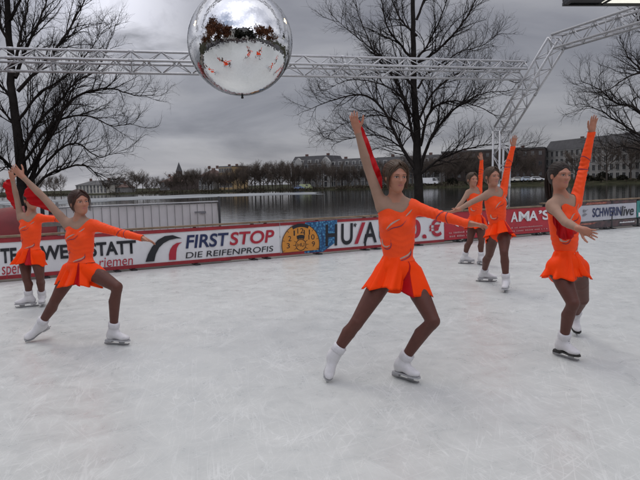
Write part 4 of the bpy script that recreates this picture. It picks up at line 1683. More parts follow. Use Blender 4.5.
def skater(q):
    D, S, h = q['D'], q.get('S', 1.0), q['h']

    def J(n):
        v = q[n]
        return at(v[0], v[1], D + (v[2] if len(v) > 2 else 0))
    hipR, hipL, neck = J('hipR'), J('hipL'), J('neck')
    shR, shL = J('shR'), J('shL')
    # --- feet: flat boots stand on the ice, others touch it with the blade
    legs = {}
    for sd_ in 'RL':
        kn, an = J('knee' + sd_), J('ank' + sd_)
        ft = q['foot' + sd_]
        fd = unit(ft['dir'])
        up = ft.get('up')
        up = unit(kn - an) if up is None else unit(up)
        if abs(fd[2]) < 1e-6 and ft.get('flat', True):
            up = np.array((0, 0, 1.0))
        up = perp(up, fd)
        side = np.cross(fd, up)
        zmin = min((fd * y + up * z)[2] for y, z in ((-.10 * S, -.128 * S), (.155 * S, -.128 * S), (.165 * S, -.115 * S)))
        an = an.copy()
        an[2] = -zmin + .001
        legs[sd_] = (kn, an, np.array([side, fd, up]))
    base = np.array(((legs['R'][1][0] + legs['L'][1][0]) / 2, (legs['R'][1][1] + legs['L'][1][1]) / 2, 0.0))
    pel = (hipR + hipL) / 2
    up = unit(neck - pel)
    ux = perp(shL - shR, up)                     # towards her left
    fw = np.cross(ux, up)                        # forward
    hx = perp(hipL - hipR, up)
    hf = np.cross(hx, up)
    TA = np.array([ux, fw, up])
    PA = np.array([hx, hf, up])
    L = np.linalg.norm(neck - pel)
    B = Shape()
    B.ell(pel + up * .03 * S, (.142 * S, .100 * S, .11 * S), PA, 0, .05)
    for k in (-1, 1):
        B.ell(pel - hf * .045 * S + hx * k * .062 * S - up * .035 * S, (.082 * S, .08 * S, .085 * S), PA, 0, .04)
    B.ell(pel + up * .40 * L, (.112 * S, .084 * S, .13 * S), TA, 0, .06)
    B.ell(pel + up * .66 * L, (.126 * S, .092 * S, .15 * S), TA, 0, .06)
    B.ell(pel + up * .82 * L, (.118 * S, .078 * S, .10 * S), TA, 0, .05)
    for k in (-1, 1):
        B.ell(pel + up * .685 * L + fw * .058 * S + ux * k * .056 * S, (.047 * S, .045 * S, .050 * S), TA, 0, .035)
    B.cap(shR * .8 + shL * .2 - up * .01, shL * .8 + shR * .2 - up * .01, .052 * S, .052 * S, 0, .05)
    for s_ in (shR, shL):
        B.cap(neck + up * .02, s_ * .85 + neck * .15, .040 * S, .042 * S, 0, .04)
    hc = J('head')
    hs = q.get('hs', 1.0) * S
    look = unit(q['look'])
    hup = perp(np.array(q.get('hup', (0, 0, 1.0)), float), look)
    hxx = np.cross(look, hup) * -1
    hxx = np.cross(hup, look) * -1 if False else np.cross(look, hup)
    # her left: for a face looking to -Y with up +Z her left is +X
    HA = np.array([hxx, look, hup])

    def Hp(x, y, z):
        return hc + (hxx * x + look * y + hup * z) * hs
    B.cap(neck - up * .01, Hp(0, -.022, -.055), .046 * S, .043 * S, 1, .03)
    # limbs
    hands = {}
    for sd_, sh in (('R', shR), ('L', shL)):
        el, wr, tip = J('el' + sd_), J('wr' + sd_), J('tip' + sd_)
        ga, gh = (2, 6) if sd_ == 'R' else (3, 7)
        B.cap(sh, sh + (el - sh) * .35, .046 * S, .040 * S, ga, .035)
        B.cap(sh + (el - sh) * .2, el, .040 * S, .032 * S, ga, .005)
        md = el + (wr - el) * .30
        B.cap(el, md, .032 * S, .0335 * S, ga, .006)
        B.cap(md, wr, .0335 * S, .0215 * S, ga, .004)
        d = unit(tip - wr)
        hn = q.get('hand' + sd_, {})
        th_ = perp(np.array(hn.get('thumb', (1, 0, 0)), float), d)
        nn = np.cross(d, th_) * hn.get('flip', 1)
        A = np.array([th_, nn, d])
        hS = S * .91
        B.cap(wr - d * .01, wr + d * .03 * hS, .0235 * S, .022 * S, gh, .015)
        B.ell(wr + d * .052 * hS, (.037 * hS, .0165 * hS, .050 * hS), A, gh, .014)
        hands[sd_] = wr
        curl = hn.get('curl', .22)
        for i, (o, ln, fan) in enumerate(((.026, .068, .13), (.009, .076, .03), (-.009, .071, -.06), (-.025, .056, -.17))):
            p = wr + (d * .085 - d * abs(o) * .25 + th_ * o) * hS
            dd = unit(d + th_ * fan * hn.get('fan', 1.0))
            c_ = curl * (1 + .25 * i)
            for jn, fr in enumerate((.44, .31, .25)):
                a2 = c_ * (jn + .4)
                dv = dd * math.cos(a2) + nn * math.sin(a2)
                p2 = p + dv * ln * fr * hS
                B.cap(p, p2, (.0088 - .0009 * jn) * hS, (.0080 - .0010 * jn) * hS, gh, .004)
                p = p2
        p = wr + (d * .022 + th_ * .024) * hS
        for ln, a2, r_ in ((.040, .75, .0115), (.030, .50, .0098), (.024, .30, .0088)):
            p2 = p + (d * math.cos(a2) + th_ * math.sin(a2) + nn * .25) * ln * hS
            B.cap(p, p2, r_ * hS, (r_ - .001) * hS, gh, .006)
            p = p2
    for sd_, hp in (('R', hipR), ('L', hipL)):
        kn, an, FA = legs[sd_]
        g = 4 if sd_ == 'R' else 5
        tw = q.get('thigh', 1.0) * S
        B.cap(hp, hp + (kn - hp) * .45, .082 * tw, .071 * tw, g, .035)
        B.cap(hp + (kn - hp) * .45, kn, .071 * tw, .049 * S, g, .004)
        fr = unit(np.cross(np.cross(kn - hp, an - kn), (an + hp) / 2 - kn)) if False else None
        bend = kn - (hp + an) / 2
        fdir = FA[1]
        shin = unit(an - kn)
        kf = perp(fdir, shin)
        B.cap(kn, kn + shin * .02, .049 * S, .047 * S, g, .004)
        B.ell(kn + kf * .012 * S, (.036 * S, .036 * S, .042 * S), np.array([np.cross(kf, shin), kf, shin]), g, .010)
        Ls = np.linalg.norm(an - kn)
        B.cap(kn + shin * Ls * .08, kn + shin * Ls * .34 - kf * .014 * S, .045 * S, .051 * S, g, .012)
        B.cap(kn + shin * Ls * .34 - kf * .014 * S, an - shin * .05, .051 * S, .034 * S, g, .004)
        B.cap(an - shin * .06, an, .034 * S, .034 * S, g, .004)
        B.cap(an, an + FA[1] * .05 * S - FA[2] * .04 * S, .028 * S, .018 * S, g, .01)
    # head
    def he(x, y, z, rx, ry, rz, k=.02, sub=False):
        B.ell(Hp(x, y, z), np.array((rx, ry, rz)) * hs, HA, 1, k * hs, sub)

    def hcp(a, b, ra, rb, k=.015, sub=False):
        B.cap(Hp(*a), Hp(*b), ra * hs, rb * hs, 1, k * hs, sub)
    he(0, -.014, .030, .073, .092, .078, .02)
    he(0, .020, -.030, .0545, .070, .080, .03)
    he(0, .055, -.085, .020, .021, .017, .035)
    for k in (-1, 1):
        hcp((k * .042, .005, -.048), (k * .010, .058, -.085), .016, .014, .03)
        he(k * .034, .058, -.020, .022, .020, .019, .025)
        hcp((k * .014, .078, .020), (k * .042, .066, .021), .011, .010, .02)
    for k in (-1, 1):
        he(k * .031, .092, .003, .019, .016, .012, .012, True)
        he(k * .031, .070, .003, .0135, .0135, .0125, .006)
    hcp((0, .080, .012), (0, .102, -.024), .0065, .0105, .012)
    for k in (-1, 1):
        he(k * .0105, .093, -.028, .0075, .010, .0075, .008)
        hcp((k * .019, .073, -.0545), (0, .0845, -.0515), .0045, .0068, .006)
        hcp((k * .017, .072, -.0600), (0, .083, -.0640), .0045, .0078, .006)
        he(k * .074, -.008, -.006, .008, .019, .031, .008)
    V, Q = B.surface(h, 2)
    # drop stray islands is not needed: everything is blended
    Nn = normals(V, Q)
    T = tris(Q)
    groups = [0, 1, 2, 3, 4, 5, 6, 7]
    GD = np.stack([B.gdist(V, (g,)) for g in groups], 1)
    lab = GD.argmin(1)
    # torso coordinates
    rel = V - pel
    tu, tf, tv = rel @ ux, rel @ fw, rel @ up / L
    bare = q.get('bare', 'R')
    sgn = 1.0 if bare == 'R' else -1.0
    dTorso = GD[:, 0]
    gB, gS = (2, 3) if bare == 'R' else (3, 2)
    hB, hS_ = (6, 7) if bare == 'R' else (7, 6)
    dLeg = GD[:, 4:6].min(1)
    # face material: skin head/hands, nude bare arm + chest, tights legs
    fl = lab[Q[:, 0]]
    fm = np.zeros(len(Q), int)
    fm[np.isin(fl, (4, 5))] = 2
    fm[(fl == gB)] = 1
    fm[(fl == 0)] = 1
    fv = tv[Q].mean(1)
    fm[(fl == 0) & (fv < .45)] = 3
    nk = (V[Q].mean(1) - neck) @ up
    fm[(fl == 1)] = 0
    mats_ = [skin, nude, tights, orange2]
    ox = base

    # decals of the face, joined into the body mesh
    lc = (V - hc) @ HA.T / hs
    fx, fy, fz = lc.T
    front = np.where((lab == 1) & (fy > .03), 1.0, -1.0)
    extraV, extraT, extraM = [], [], []

    def decal(f, off, mt_):
        f = np.where(front > 0, f, -np.abs(f) - 1e-4)
        v, n_, t_ = clip(V, Nn, T, f)
        if len(t_) == 0:
            return
        if mt_ not in mats_:
            mats_.append(mt_)
        extraV.append(v + n_ * off / np.maximum(np.linalg.norm(n_, axis=1), .3)[:, None])
        extraT.append(t_ + sum(len(x) for x in extraV[:-1]) + len(V))
        extraM.append(np.full(len(t_), mats_.index(mt_)))
    for k in (-1, 1):
        dx, dz = fx - k * .031, fz - .003
        al = 1 - (dx / .0150) ** 2 - (dz / .0052) ** 2
        decal(al * .004, .0006, eyew)
        iris = np.minimum(.0060 - np.hypot(dx, dz - .0004), al * .004 + .0002)
        decal(iris, .0010, irism)
        up_ = np.minimum((1 - (dx / .0185) ** 2 - ((dz - .0012) / .0085) ** 2) * .006, -(1 - (dx / .0168) ** 2 - ((dz + .0010) / .0070) ** 2) * .006)
        decal(np.minimum(up_, dz + .001), .0013, lashm)
        bz = fz - (.0235 - ((np.abs(fx) - .030) / .022) ** 2 * .006)
        decal(np.minimum(.0022 - np.abs(bz), .018 - np.abs(dx)), .0008, browm)
    lip = 1 - (fx / .0200) ** 2 - ((fz + .0575 + .0010 * np.cos(fx * 300)) / .0085) ** 2
    decal(lip * .006, .0007, lipm)
    decal(np.minimum(.0011 - np.abs(fz + .0575 - (fx / .02) ** 2 * .0012), .0195 - np.abs(fx)), .0012, mouthm)
    nbody = len(Q)
    Vall = np.concatenate([V] + extraV) if extraV else V
    facs = [Q] + ([np.concatenate(extraT)] if extraT else [])
    fmat = np.concatenate([fm] + extraM) if extraM else fm
    root = link('person', mesh_np('person', Vall - ox, facs, mats_, fmat), None, tuple(base))
    tag(root, q['label'], 'person', 'figure skaters in orange dresses')

    # ---------------- dress bodice with one sleeve
    ntilt = q.get('neck_tilt', .75)
    # neckline: from under the bare arm up to the neck on the sleeve side, with a sweetheart dip
    xs_, ys_ = smooth_line([(-.17, .82, 0), (-.11, .885, 0), (-.055, .915, 0), (.0, .875, 0), (.045, .865, 0), (.09, .96, 0), (.14, 1.10, 0)], 60)[:, :2].T
    lineV = np.interp(sgn * tu / S, xs_, ys_) + q.get('neck0', 0.0)
    f_neck = (lineV - tv) * L
    f_back = (.86 + sgn * (tu / .15) * .07 - tv) * L
    f_neck = np.where(tf > 0, f_neck, np.maximum(f_neck, f_back))
    f_bare = GD[:, gB] - np.minimum(dTorso, GD[:, gS]) + .006
    f_head = GD[:, 1] - np.minimum(dTorso, GD[:, gS]) + .012
    f_tor = np.minimum.reduce([f_neck, f_bare, f_head, GD[:, hB] - dTorso])
    wrS = hands['L' if bare == 'R' else 'R']
    elS = J('elL' if bare == 'R' else 'elR')
    wd = unit(wrS - elS)
    f_sl = np.minimum.reduce([GD[:, [0, 1, 4, 5, gB, hB]].min(1) - GD[:, gS] + .012, ((wrS - V) @ wd) + .012 + .012 * ((V - wrS) @ ux) / .03, GD[:, 1] - GD[:, gS] + .0])
    f_sl = np.minimum(f_sl, .20 - (V - wrS) @ wd) if False else f_sl
    f = np.maximum(f_tor, f_sl)
    # the sleeve must stop at the wrist: hand vertices never dressed
    f = np.where(np.isin(lab, (6, 7)), np.minimum(f, ((wrS - V) @ wd) + .012), f)
    f_low = np.minimum((tv + .03) * L, np.where(np.isin(lab, (4, 5)), -.02 + (tv + .03) * L, 1.0))
    f_low = (tv - (q['skirt'].get('v', .25) - .07)) * L
    f_low = np.where(np.isin(lab, (2, 3, 6, 7)), 1.0, f_low)
    f = np.minimum(f, f_low)
    bv, bn, bt = clip(V, Nn, T, f)
    off = .0045
    # stretch wrinkles: across the waist, under the bust and around the elbow of the sleeve
    u_, v_ = (bv - pel) @ ux, (bv - pel) @ up
    onarm = GDs = np.minimum(np.abs((bv - elS) @ wd), .2)
    dS = B.gdist(bv, (gS,))
    dT = B.gdist(bv, (0,))
    arm_w = np.clip((dT - dS) / .02, 0, 1)
    wr_t = np.sin(v_ * 150 + 2.2 * np.sin(u_ * 34 + 1) + 1.5 * np.sin(u_ * 13)) * np.exp(-((v_ / L - .46) / .16) ** 2)
    wr_t = wr_t + .7 * np.sin(v_ * 95 - u_ * 120 + 2 * np.sin(v_ * 40)) * np.exp(-((v_ / L - .72) / .12) ** 2)
    s_ = (bv - elS) @ wd
    wr_a = np.sin(s_ * 170 + 2.4 * np.sin(((bv - elS) @ np.cross(wd, np.array((0, 1.0, 0)))) * 60)) * (.35 + np.exp(-(s_ / .06) ** 2))
    bv = bv + bn * (.0017 * S * (wr_t * (1 - arm_w) + wr_a * arm_w))[:, None]
    me = mesh_np('bodice', bv + bn * off - ox, bt, orange)
    bod = link('bodice', me, root)
    # appliqué swooshes on the front of the bodice and on the sleeve
    bu, bf_, bvv = (bv - pel) @ ux, (bv - pel) @ fw, (bv - pel) @ up
    bfront = (bn @ fw) > -.15

    def swoosh(pts, w, dark):
        P2 = smooth_line([(a * S, b * L, 0) for a, b in pts], 24)[:, :2]
        dd = np.full(len(bu), 9.0)
        for i in range(len(P2) - 1):
            a, b = P2[i], P2[i + 1]
            ab = b - a
            pp = np.stack([bu, bvv], 1)
            t_ = np.clip(((pp - a) @ ab) / (ab @ ab + 1e-12), 0, 1)
            tt = (i + t_) / (len(P2) - 1)
            ww = w * S * np.sin(np.pi * np.clip(tt * .92 + .06, 0, 1)) ** .7
            dd = np.minimum(dd, np.linalg.norm(pp - a - t_[:, None] * ab, axis=1) - ww)
        ff = np.where(bfront, -dd, -np.abs(dd) - 1e-4)
        v, n_, t_ = clip(bv, bn, bt, ff)
        if len(t_):
            link('applique', mesh_np('applique', v + n_ * (off + .0024 + (.0008 if dark else 0)) - ox, t_, plum if dark else silver), bod)
    for pts, w, dk in q.get('motif', MOTIF):
        swoosh([(a * sgn, b) for a, b in pts], w * .72, dk)
    # ring of plum braid on the sleeve (upper arm)
    shS = shL if bare == 'R' else shR
    ad = unit(elS - shS)
    for (pos, sl, w) in ((.95, .5, .0035), (1.25, -.4, .003)):
        seg = elS if pos > 1 else shS
        dirn = wd if pos > 1 else ad
        ln = np.linalg.norm(wrS - elS) if pos > 1 else np.linalg.norm(elS - shS)
        c0 = seg + dirn * ln * (pos - 1 if pos > 1 else pos)
        sideu = perp(ux if abs(dirn @ ux) < .8 else up, dirn)
        s_ = (bv - c0) @ dirn - sl * ((bv - c0) @ sideu) - 6 * ((bv - c0) @ sideu) ** 2
        near = np.linalg.norm(bv - c0, axis=1) < .11 * S
        okv = near & (((bv - c0) @ np.array((0, -1.0, 0))) > -.02)
        ff = np.where(okv, w * S - np.abs(s_), -np.abs(s_) - 1e-4)
        v, n_, t_ = clip(bv, bn, bt, ff)
        if len(t_):
            link('applique', mesh_np('applique', v + n_ * (off + .002) - ox, t_, plum), bod)

    # ---------------- skirt
    sk = q['skirt']
    w0 = sk.get('v', .25)
    top = pel + up * w0 * L
    hem = J2 = at(sk['hem'][0], sk['hem'][1], D + (sk['hem'][2] if len(sk['hem']) > 2 else 0))
    nth, ns = 180, 16
    dn = unit(hem - top)
    sx_ = perp(hx, dn)
    sf_ = np.cross(sx_, -dn)
    Ls = np.linalg.norm(hem - top)
    th = np.linspace(0, 2 * math.pi, nth, endpoint=False)
    rg_ = np.random.default_rng(sk.get('seed', 1))
    ph = rg_.uniform(0, 6.28, 4)
    gp = sk.get('panel', (-.35, .45))            # angle range of the red godet measured from the front, towards her left
    fold = np.cos(th * 8 + ph[0] + 1.1 * np.sin(th * 2 + ph[1])) * .70 + np.cos(th * 13 + ph[2] + np.sin(th * 3)) * .30 + np.cos(th * 4 + ph[3]) * .3
    aw = (th + math.pi) % (2 * math.pi) - math.pi
    gm, gh_ = (gp[0] + gp[1]) / 2, (gp[1] - gp[0]) / 2
    rel_ = (aw - gm + math.pi) % (2 * math.pi) - math.pi
    rows = []
    for i in range(ns + 1):
        t_ = i / ns
        fl_ = .55 * t_ + .45 * t_ ** 1.8
        ww_ = gh_ * (.22 + .78 * t_)
        w2 = np.where(np.abs(rel_) <= gh_, rel_ * ww_ / gh_, np.sign(rel_) * (ww_ + (np.abs(rel_) - gh_) * (math.pi - ww_) / (math.pi - gh_)))
        th = gm + w2
        rx = (.098 + (sk.get('rx', .20) - .098) * np.minimum(1, fl_ * .9 + .1 * (t_ > 0))) * S
        ry = (.070 + (sk.get('ry', .16) - .070) * np.minimum(1, fl_ * .9 + .1 * (t_ > 0))) * S
        amp = .046 * S * t_ ** 1.1 * sk.get('fold', 1.0)
        drop = Ls * t_ * (1 + .06 * np.cos(th * 3 + ph[1]) * t_ + .05 * fold * t_)
        lean = sk.get('sweep', (0, 0))
        cx = np.sin(th) * (rx + amp * fold) + lean[0] * t_ ** 1.5
        cy = np.cos(th) * (ry + amp * fold) + lean[1] * t_ ** 1.5
        rows.append(top + sx_ * cx[:, None] + sf_ * cy[:, None] + dn * drop[:, None])
    SV = np.array(rows)
    # keep cloth outside the body
    P = SV.reshape(-1, 3)
    for _ in range(3):
        d_ = np.full(len(P), 9.0)
        for p_, k_, g_, sb in B.L:
            if g_ in (0, 4, 5) and not sb:
                d_ = np.minimum(d_, prim_d(p_, P))
        c_ = top + dn * ((P - top) @ dn)[:, None]
        o_ = P - c_
        o_ /= np.linalg.norm(o_, axis=1)[:, None] + 1e-9
        tt_ = np.repeat(np.linspace(0, 1, ns + 1), nth)
        P = P + o_ * np.clip(-.004 + .016 * np.minimum(1, tt_ * 4) - d_, 0, .05)[:, None]
    SV = P.reshape(ns + 1, nth, 3)
    I = np.arange((ns + 1) * nth).reshape(ns + 1, nth)
    Fq = np.stack([I[:-1], np.roll(I[:-1], -1, 1), np.roll(I[1:], -1, 1), I[1:]], -1)
    # the red godet narrows towards the waist
    isred = np.repeat(((np.abs(rel_) <= gh_) & (np.abs(np.roll(rel_, -1)) <= gh_))[None, :], ns, 0)

    def part(nm, msk, mt_):
        if nm == 'skirt_panel':
            msk = msk | np.roll(msk, 1, 1) | np.roll(msk, -1, 1)
        fs = Fq[msk]
        us = np.unique(fs)
        mp_ = np.full(I.size, -1)
        mp_[us] = np.arange(len(us))
        v = SV.reshape(-1, 3)[us]
        if nm == 'skirt_panel':
            r_ = us // nth
            cc_ = top + dn * ((v - top) @ dn)[:, None]
            v = v + dn * (.010 * S * (r_ / ns))[:, None] + (cc_ - v) * .006
        me_ = mesh_np(nm, v - ox, mp_[fs], mt_)
        o_ = link(nm, me_, root)
        md_ = o_.modifiers.new('thickness', 'SOLIDIFY')
        md_.thickness = .0014
        md_.offset = 0
        return o_
    part('skirt', ~isred, orange2)
    part('skirt_panel', isred, q.get('panel_mat', redc))

    # ---------------- boots with blades
    for sd_ in 'RL':
        kn, an, FA = legs[sd_]
        bs = S

        def Fp(x, y, z):
            return an + (FA[0] * x + FA[1] * y + FA[2] * z) * bs
        shin = unit(kn - an)
        b_ = Shape()
        lx = perp(FA[0], shin)
        btop = an + shin * .085 * bs
        b_.cap(an - shin * .01, btop + shin * .02, .046 * bs, .0495 * bs, 0, .02)
        b_.ell(Fp(0, -.034, -.045), np.array((.034, .044, .042)) * bs, FA, 0, .02)
        b_.cap(Fp(0, -.008, -.018), Fp(0, .09, -.053), .046 * bs, .034 * bs, 0, .025)
        b_.ell(Fp(.002, .118, -.058), np.array((.038, .050, .025)) * bs, FA, 0, .02)

        def post(F_, P_):
            z = (P_ - an) @ FA[2] / bs
            s_ = (P_ - btop) @ shin
            return np.maximum(np.maximum(F_, (-.079 - z) * bs), s_)
        v, f_ = b_.surface(max(h, .005), 1, post)
        covered = q.get('cover', True)
        bo = link('boot', mesh_np('boot', v - ox, f_, bootw), root)
        # knit cuff / boot top
        cf = MB()
        prof = [btop - shin * .045, btop - shin * .040, btop - shin * .02, btop, btop + shin * .006]
        cf.tube(prof, [.0490 * bs, .0515 * bs, .0520 * bs, .0515 * bs, .046 * bs], 18)
        cf.build('cuff', socks, bo, True)
        ol = [(-.030, -.075), (-.034, -.04), (-.026, .0), (-.030, .05), (-.040, .10), (-.034, .145), (-.012, .170), (.012, .170), (.036, .145), (.041, .10), (.031, .05), (.026, .0), (.034, -.04), (.030, -.075), (.0, -.084)]
        so = MB()
        so.prism(ol[::-1], Fp(0, 0, -.089), FA[0] * bs, FA[1] * bs, FA[2] * .012 * bs)
        so.prism([(-.030, -.080), (.030, -.080), (.028, -.015), (-.028, -.015)], Fp(0, 0, -.101), FA[0] * bs, FA[1] * bs, FA[2] * .013 * bs)
        so.build('sole', solew if covered else solem, bo)
        bl = MB()
        prof = [(-.105, -.112), (-.110, -.122), (-.095, -.128), (.0, -.1287), (.10, -.128), (.150, -.124), (.168, -.113), (.160, -.106), (.150, -.112)]
        bl.prism(prof, Fp(-.002, 0, 0), FA[1] * bs, FA[2] * bs, FA[0] * .004 * bs)
        for pr in ([(-.070, -.113), (-.060, -.100), (-.030, -.100), (-.042, -.113)], [(.055, -.113), (.050, -.088), (.110, -.088), (.118, -.098), (.105, -.113)]):
            bl.prism(pr[::-1], Fp(-.003, 0, 0), FA[1] * bs, FA[2] * bs, FA[0] * .006 * bs)
        for y0, y1, z in ((-.078, -.012, -.1025), (.03, .135, -.0905)):
            bl.obox(Fp(0, (y0 + y1) / 2, z), FA[0] * .022 * bs, FA[1] * (y1 - y0) / 2 * bs, FA[2] * .0014 * bs)
        bl.build('blade', bladem, bo)
        if not covered:
            lc_ = MB()
            for i in range(6):
                t_ = i / 5
                p = Fp(0, .045 * (1 - t_) + .032 * t_, -.020 + .085 * t_)
                lc_.tube([p - FA[0] * .024 * bs, p + FA[1] * .024 * bs, p + FA[0] * .024 * bs], 0.0042 * bs, 5)
            lc_.build('laces', lacem, bo)

    # ---------------- hair
    hm = HAIR[q['hair']]
    hr = Shape()
    hv_ = q.get('hairvol', 0.0)
    hr.ell(Hp(0, -.018, .032), (np.array((.083, .100, .086)) + hv_) * hs, HA, 0, .01)
    hr.ell(Hp(0, -.05, -.02), np.array((.068, .062, .070)) * hs, HA, 0, .03 * hs)
    tl = q.get('hairline', .026)

    def post(F_, P_):
        l = (P_ - hc) @ HA.T / hs
        x, y, z = l[..., 0], l[..., 1], l[..., 2]
        pl = (-.797 * (y - tl) + .604 * z) - .008 * np.cos(x * 60)
        k = .012
        d = -pl * hs
        ang_ = np.arctan2(z - .03, x)
        st = (.0013 * np.sin(ang_ * 52 + 8 * y) + .0010 * np.sin(ang_ * 97 + 3)) * hs
        a = F_ + st
        hh = np.maximum(k - np.abs(a - d), 0) / k
        return np.maximum(a, d) + hh * hh * k / 4
    hv, hf2 = hr.surface(.0035 * hs if D < 6 else .005, 1, post)
    ho = link('hair', mesh_np('hair', hv - ox, hf2, hm), root)
    lk = MB()
    rr = np.random.default_rng(7)
    # combed strands over the cap
    for i in range(110):
        a = rr.uniform(-1.9, 1.9)
        pts = []
        for s_ in np.linspace(0, 1, 9):
            phi = a + (1 if a > 0 else -1) * 0
            el_ = .28 + s_ * 2.45
            # along a meridian from the hairline over the crown to the back
            x = math.sin(a) * math.sin(el_)
            y = math.cos(el_)
            z = math.cos(a) * math.sin(el_)
            pts.append((x * (.0845 + hv_), -.018 + y * (.101 + hv_), .032 + z * (.0875 + hv_)))
        P2 = [Hp(*p) for p in pts if (-.797 * (p[1] - tl) + .604 * p[2]) > .004]
        if len(P2) > 3:
            n_ = len(P2)
            lk.tube(P2, np.sin(np.linspace(.25, 2.9, n_)) * .0028 * hs * rr.uniform(.6, 1.2), 5)
    style = q.get('style', 'bun')
    if style == 'tail':
        for i in range(34):
            o = rr.normal(size=3) * (.016, .014, .010)
            pts = [(0, -.10, .045), (0, -.135, .03), (0, -.150, -.03), (0, -.148, -.09), (0, -.135, -.15), (0, -.122, -.19 - .02 * rr.random())]
            P2 = smooth_line([np.array(p) + o * min(1, .5 + j * .35) for j, p in enumerate(pts)], 14)
            lk.tube([Hp(*p) for p in P2], np.linspace(.0075, .0025, 14) * hs, 5)
    else:
        for i in range(40):
            a = rr.uniform(0, 6.28)
            t2 = rr.uniform(-.6, .9)
            P2 = []
            for s_ in np.linspace(0, 1.7, 8):
                P2.append(Hp(.036 * math.cos(a + s_) * math.cos(t2) + rr.normal() * .001, -.108 + .030 * math.sin(t2) - .006, q.get('bunz', .01) + .036 * math.sin(a + s_) * math.cos(t2)))
            lk.tube(P2, .0075 * hs, 6)
        cs_ = MB()
    for side in (-1, 1):
        for i in range(q.get('sidelocks', 0)):
            o = rr.normal(size=3) * (.005, .008, .003)
            tx = rr.uniform(.35, 1.0)
            pts = [(side * .012 * tx, .035, .112), (side * .036 * tx, .062, .092), (side * .060, .056 * tx + .006, .055), (side * .076, .036, .012), (side * .078, .026, -.035), (side * .070, .026, -.075 - .02 * rr.random())]
            cut = 6 if i < q.get('sidelocks', 0) * .55 else 4
            P2 = smooth_line([np.array(p) + o for p in pts[:cut]], 14)
            lk.tube([Hp(*p) for p in P2], np.linspace(.0065, .0022, 14) * hs, 5)
    lk.build('strands', hm, ho, True)
    # orange hair band
    hb = MB()
    cpos = {'bun': (0, -.094, q.get('bunz', .01)), 'tail': (0, -.112, .042)}[style]
    ringp = []
    for i in range(25):
        a = i / 24 * 2 * math.pi
        rr_ = .034 if style == 'bun' else .021
        ringp.append(Hp(rr_ * math.cos(a), cpos[1] + .003 * math.sin(a * 9), cpos[2] + rr_ * math.sin(a)))
    hb.tube(ringp, .012 * hs, 8)
    hb.build('hair_band', orange, root, True)

    # ---------------- chiffon hanging from the bare arm
    if 'drape' in q:
        dr = q['drape']
        sdn = bare
        A_, E_, W_ = (shR, J('elR'), J('wrR')) if sdn == 'R' else (shL, J('elL'), J('wrL'))
        arm = smooth_line([A_ + (E_ - A_) * dr.get('from', .12), E_, W_ + (W_ - E_) * .0], 30)
        edge = smooth_line([at(a, b, D + dr.get('dy', .06) + (c[0] if c else 0)) for a, b, *c in dr['edge']], 30)
        V2 = []
        nj = 12
        for i in range(30):
            for j in range(nj + 1):
                s_ = j / nj
                p = arm[i] * (1 - s_) + edge[i] * s_
                p = p + np.array((0, .018 * math.sin(i * .75 + s_ * 3) * s_ + .012 * math.sin(i * 1.7) * s_ + .02, 0))
                V2.append(p)
        I2 = np.arange(30 * (nj + 1)).reshape(30, nj + 1)
        F2 = np.stack([I2[:-1, :-1], I2[1:, :-1], I2[1:, 1:], I2[:-1, 1:]], -1).reshape(-1, 4)
        o_ = link('chiffon_drape', mesh_np('chiffon_drape', np.array(V2) - ox, F2, redc), root)
        md_ = o_.modifiers.new('thickness', 'SOLIDIFY')
        md_.thickness = .002
    return root


MOTIF = [([(-.075, .64), (-.045, .70), (-.005, .745), (.03, .77)], .0075, False), ([(-.072, .615), (-.03, .655), (.03, .68), (.07, .76)], .0045, True),
         ([(-.105, .50), (-.10, .42), (-.075, .395), (-.05, .42)], .0075, False), ([(-.10, .38), (-.07, .362), (-.045, .40), (-.045, .50)], .0045, True),
         ([(-.01, .20), (.03, .235), (.07, .275), (.09, .33)], .0085, False), ([(.0, .19), (.05, .215), (.085, .27), (.09, .38)], .0045, True),
         ([(.06, .80), (.085, .85), (.11, .90)], .006, False)]
# ------------------------------------------------------------------ the six skaters (joints measured in the photograph: pixel column, row, depth offset)
FLAT = (0, 0, 1)
skater(dict(
    label='skater lunging at the centre, nearest the camera, red chiffon behind her raised arm',
    D=4.33, h=.0042, S=.97, hs=.95, hairvol=.007,
    head=(396, 176.5, -.02), look=(.30, -1, -.12), hup=(.03, 0, 1),
    neck=(396.5, 202, .02), shR=(382, 206, .03), shL=(414, 207.5, 0),
    elR=(368, 168, .05), wrR=(357.5, 131, .02), tipR=(352, 112, .0), handR=dict(thumb=(1, -.5, 0), curl=.18),
    elL=(441, 216, -.10), wrL=(467, 223.5, -.18), tipL=(488, 226, -.20), handL=dict(thumb=(0, -1, .35), curl=.18, flip=1),
    hipR=(387, 273, .03), hipL=(410, 274, 0), kneeR=(357, 322, -.06), ankR=(334, 355, -.02),
    kneeL=(433, 321, -.17), ankL=(402, 354, -.02),
    footR=dict(dir=(-.16, -.62, -.62), up=(.3, -.6, .8)), footL=dict(dir=(.62, -.78, 0)),
    thigh=1.0, hair='brown', style='bun', sidelocks=26, bunz=.0,
    skirt=dict(hem=(394, 290.5, -.02), rx=.170, ry=.145, panel=(.66, .94), seed=4, sweep=(-.012, 0)),
    drape=dict(edge=[(381, 194), (382.5, 179), (378, 166), (371.5, 149), (366, 134), (359, 120)], dy=.08)))
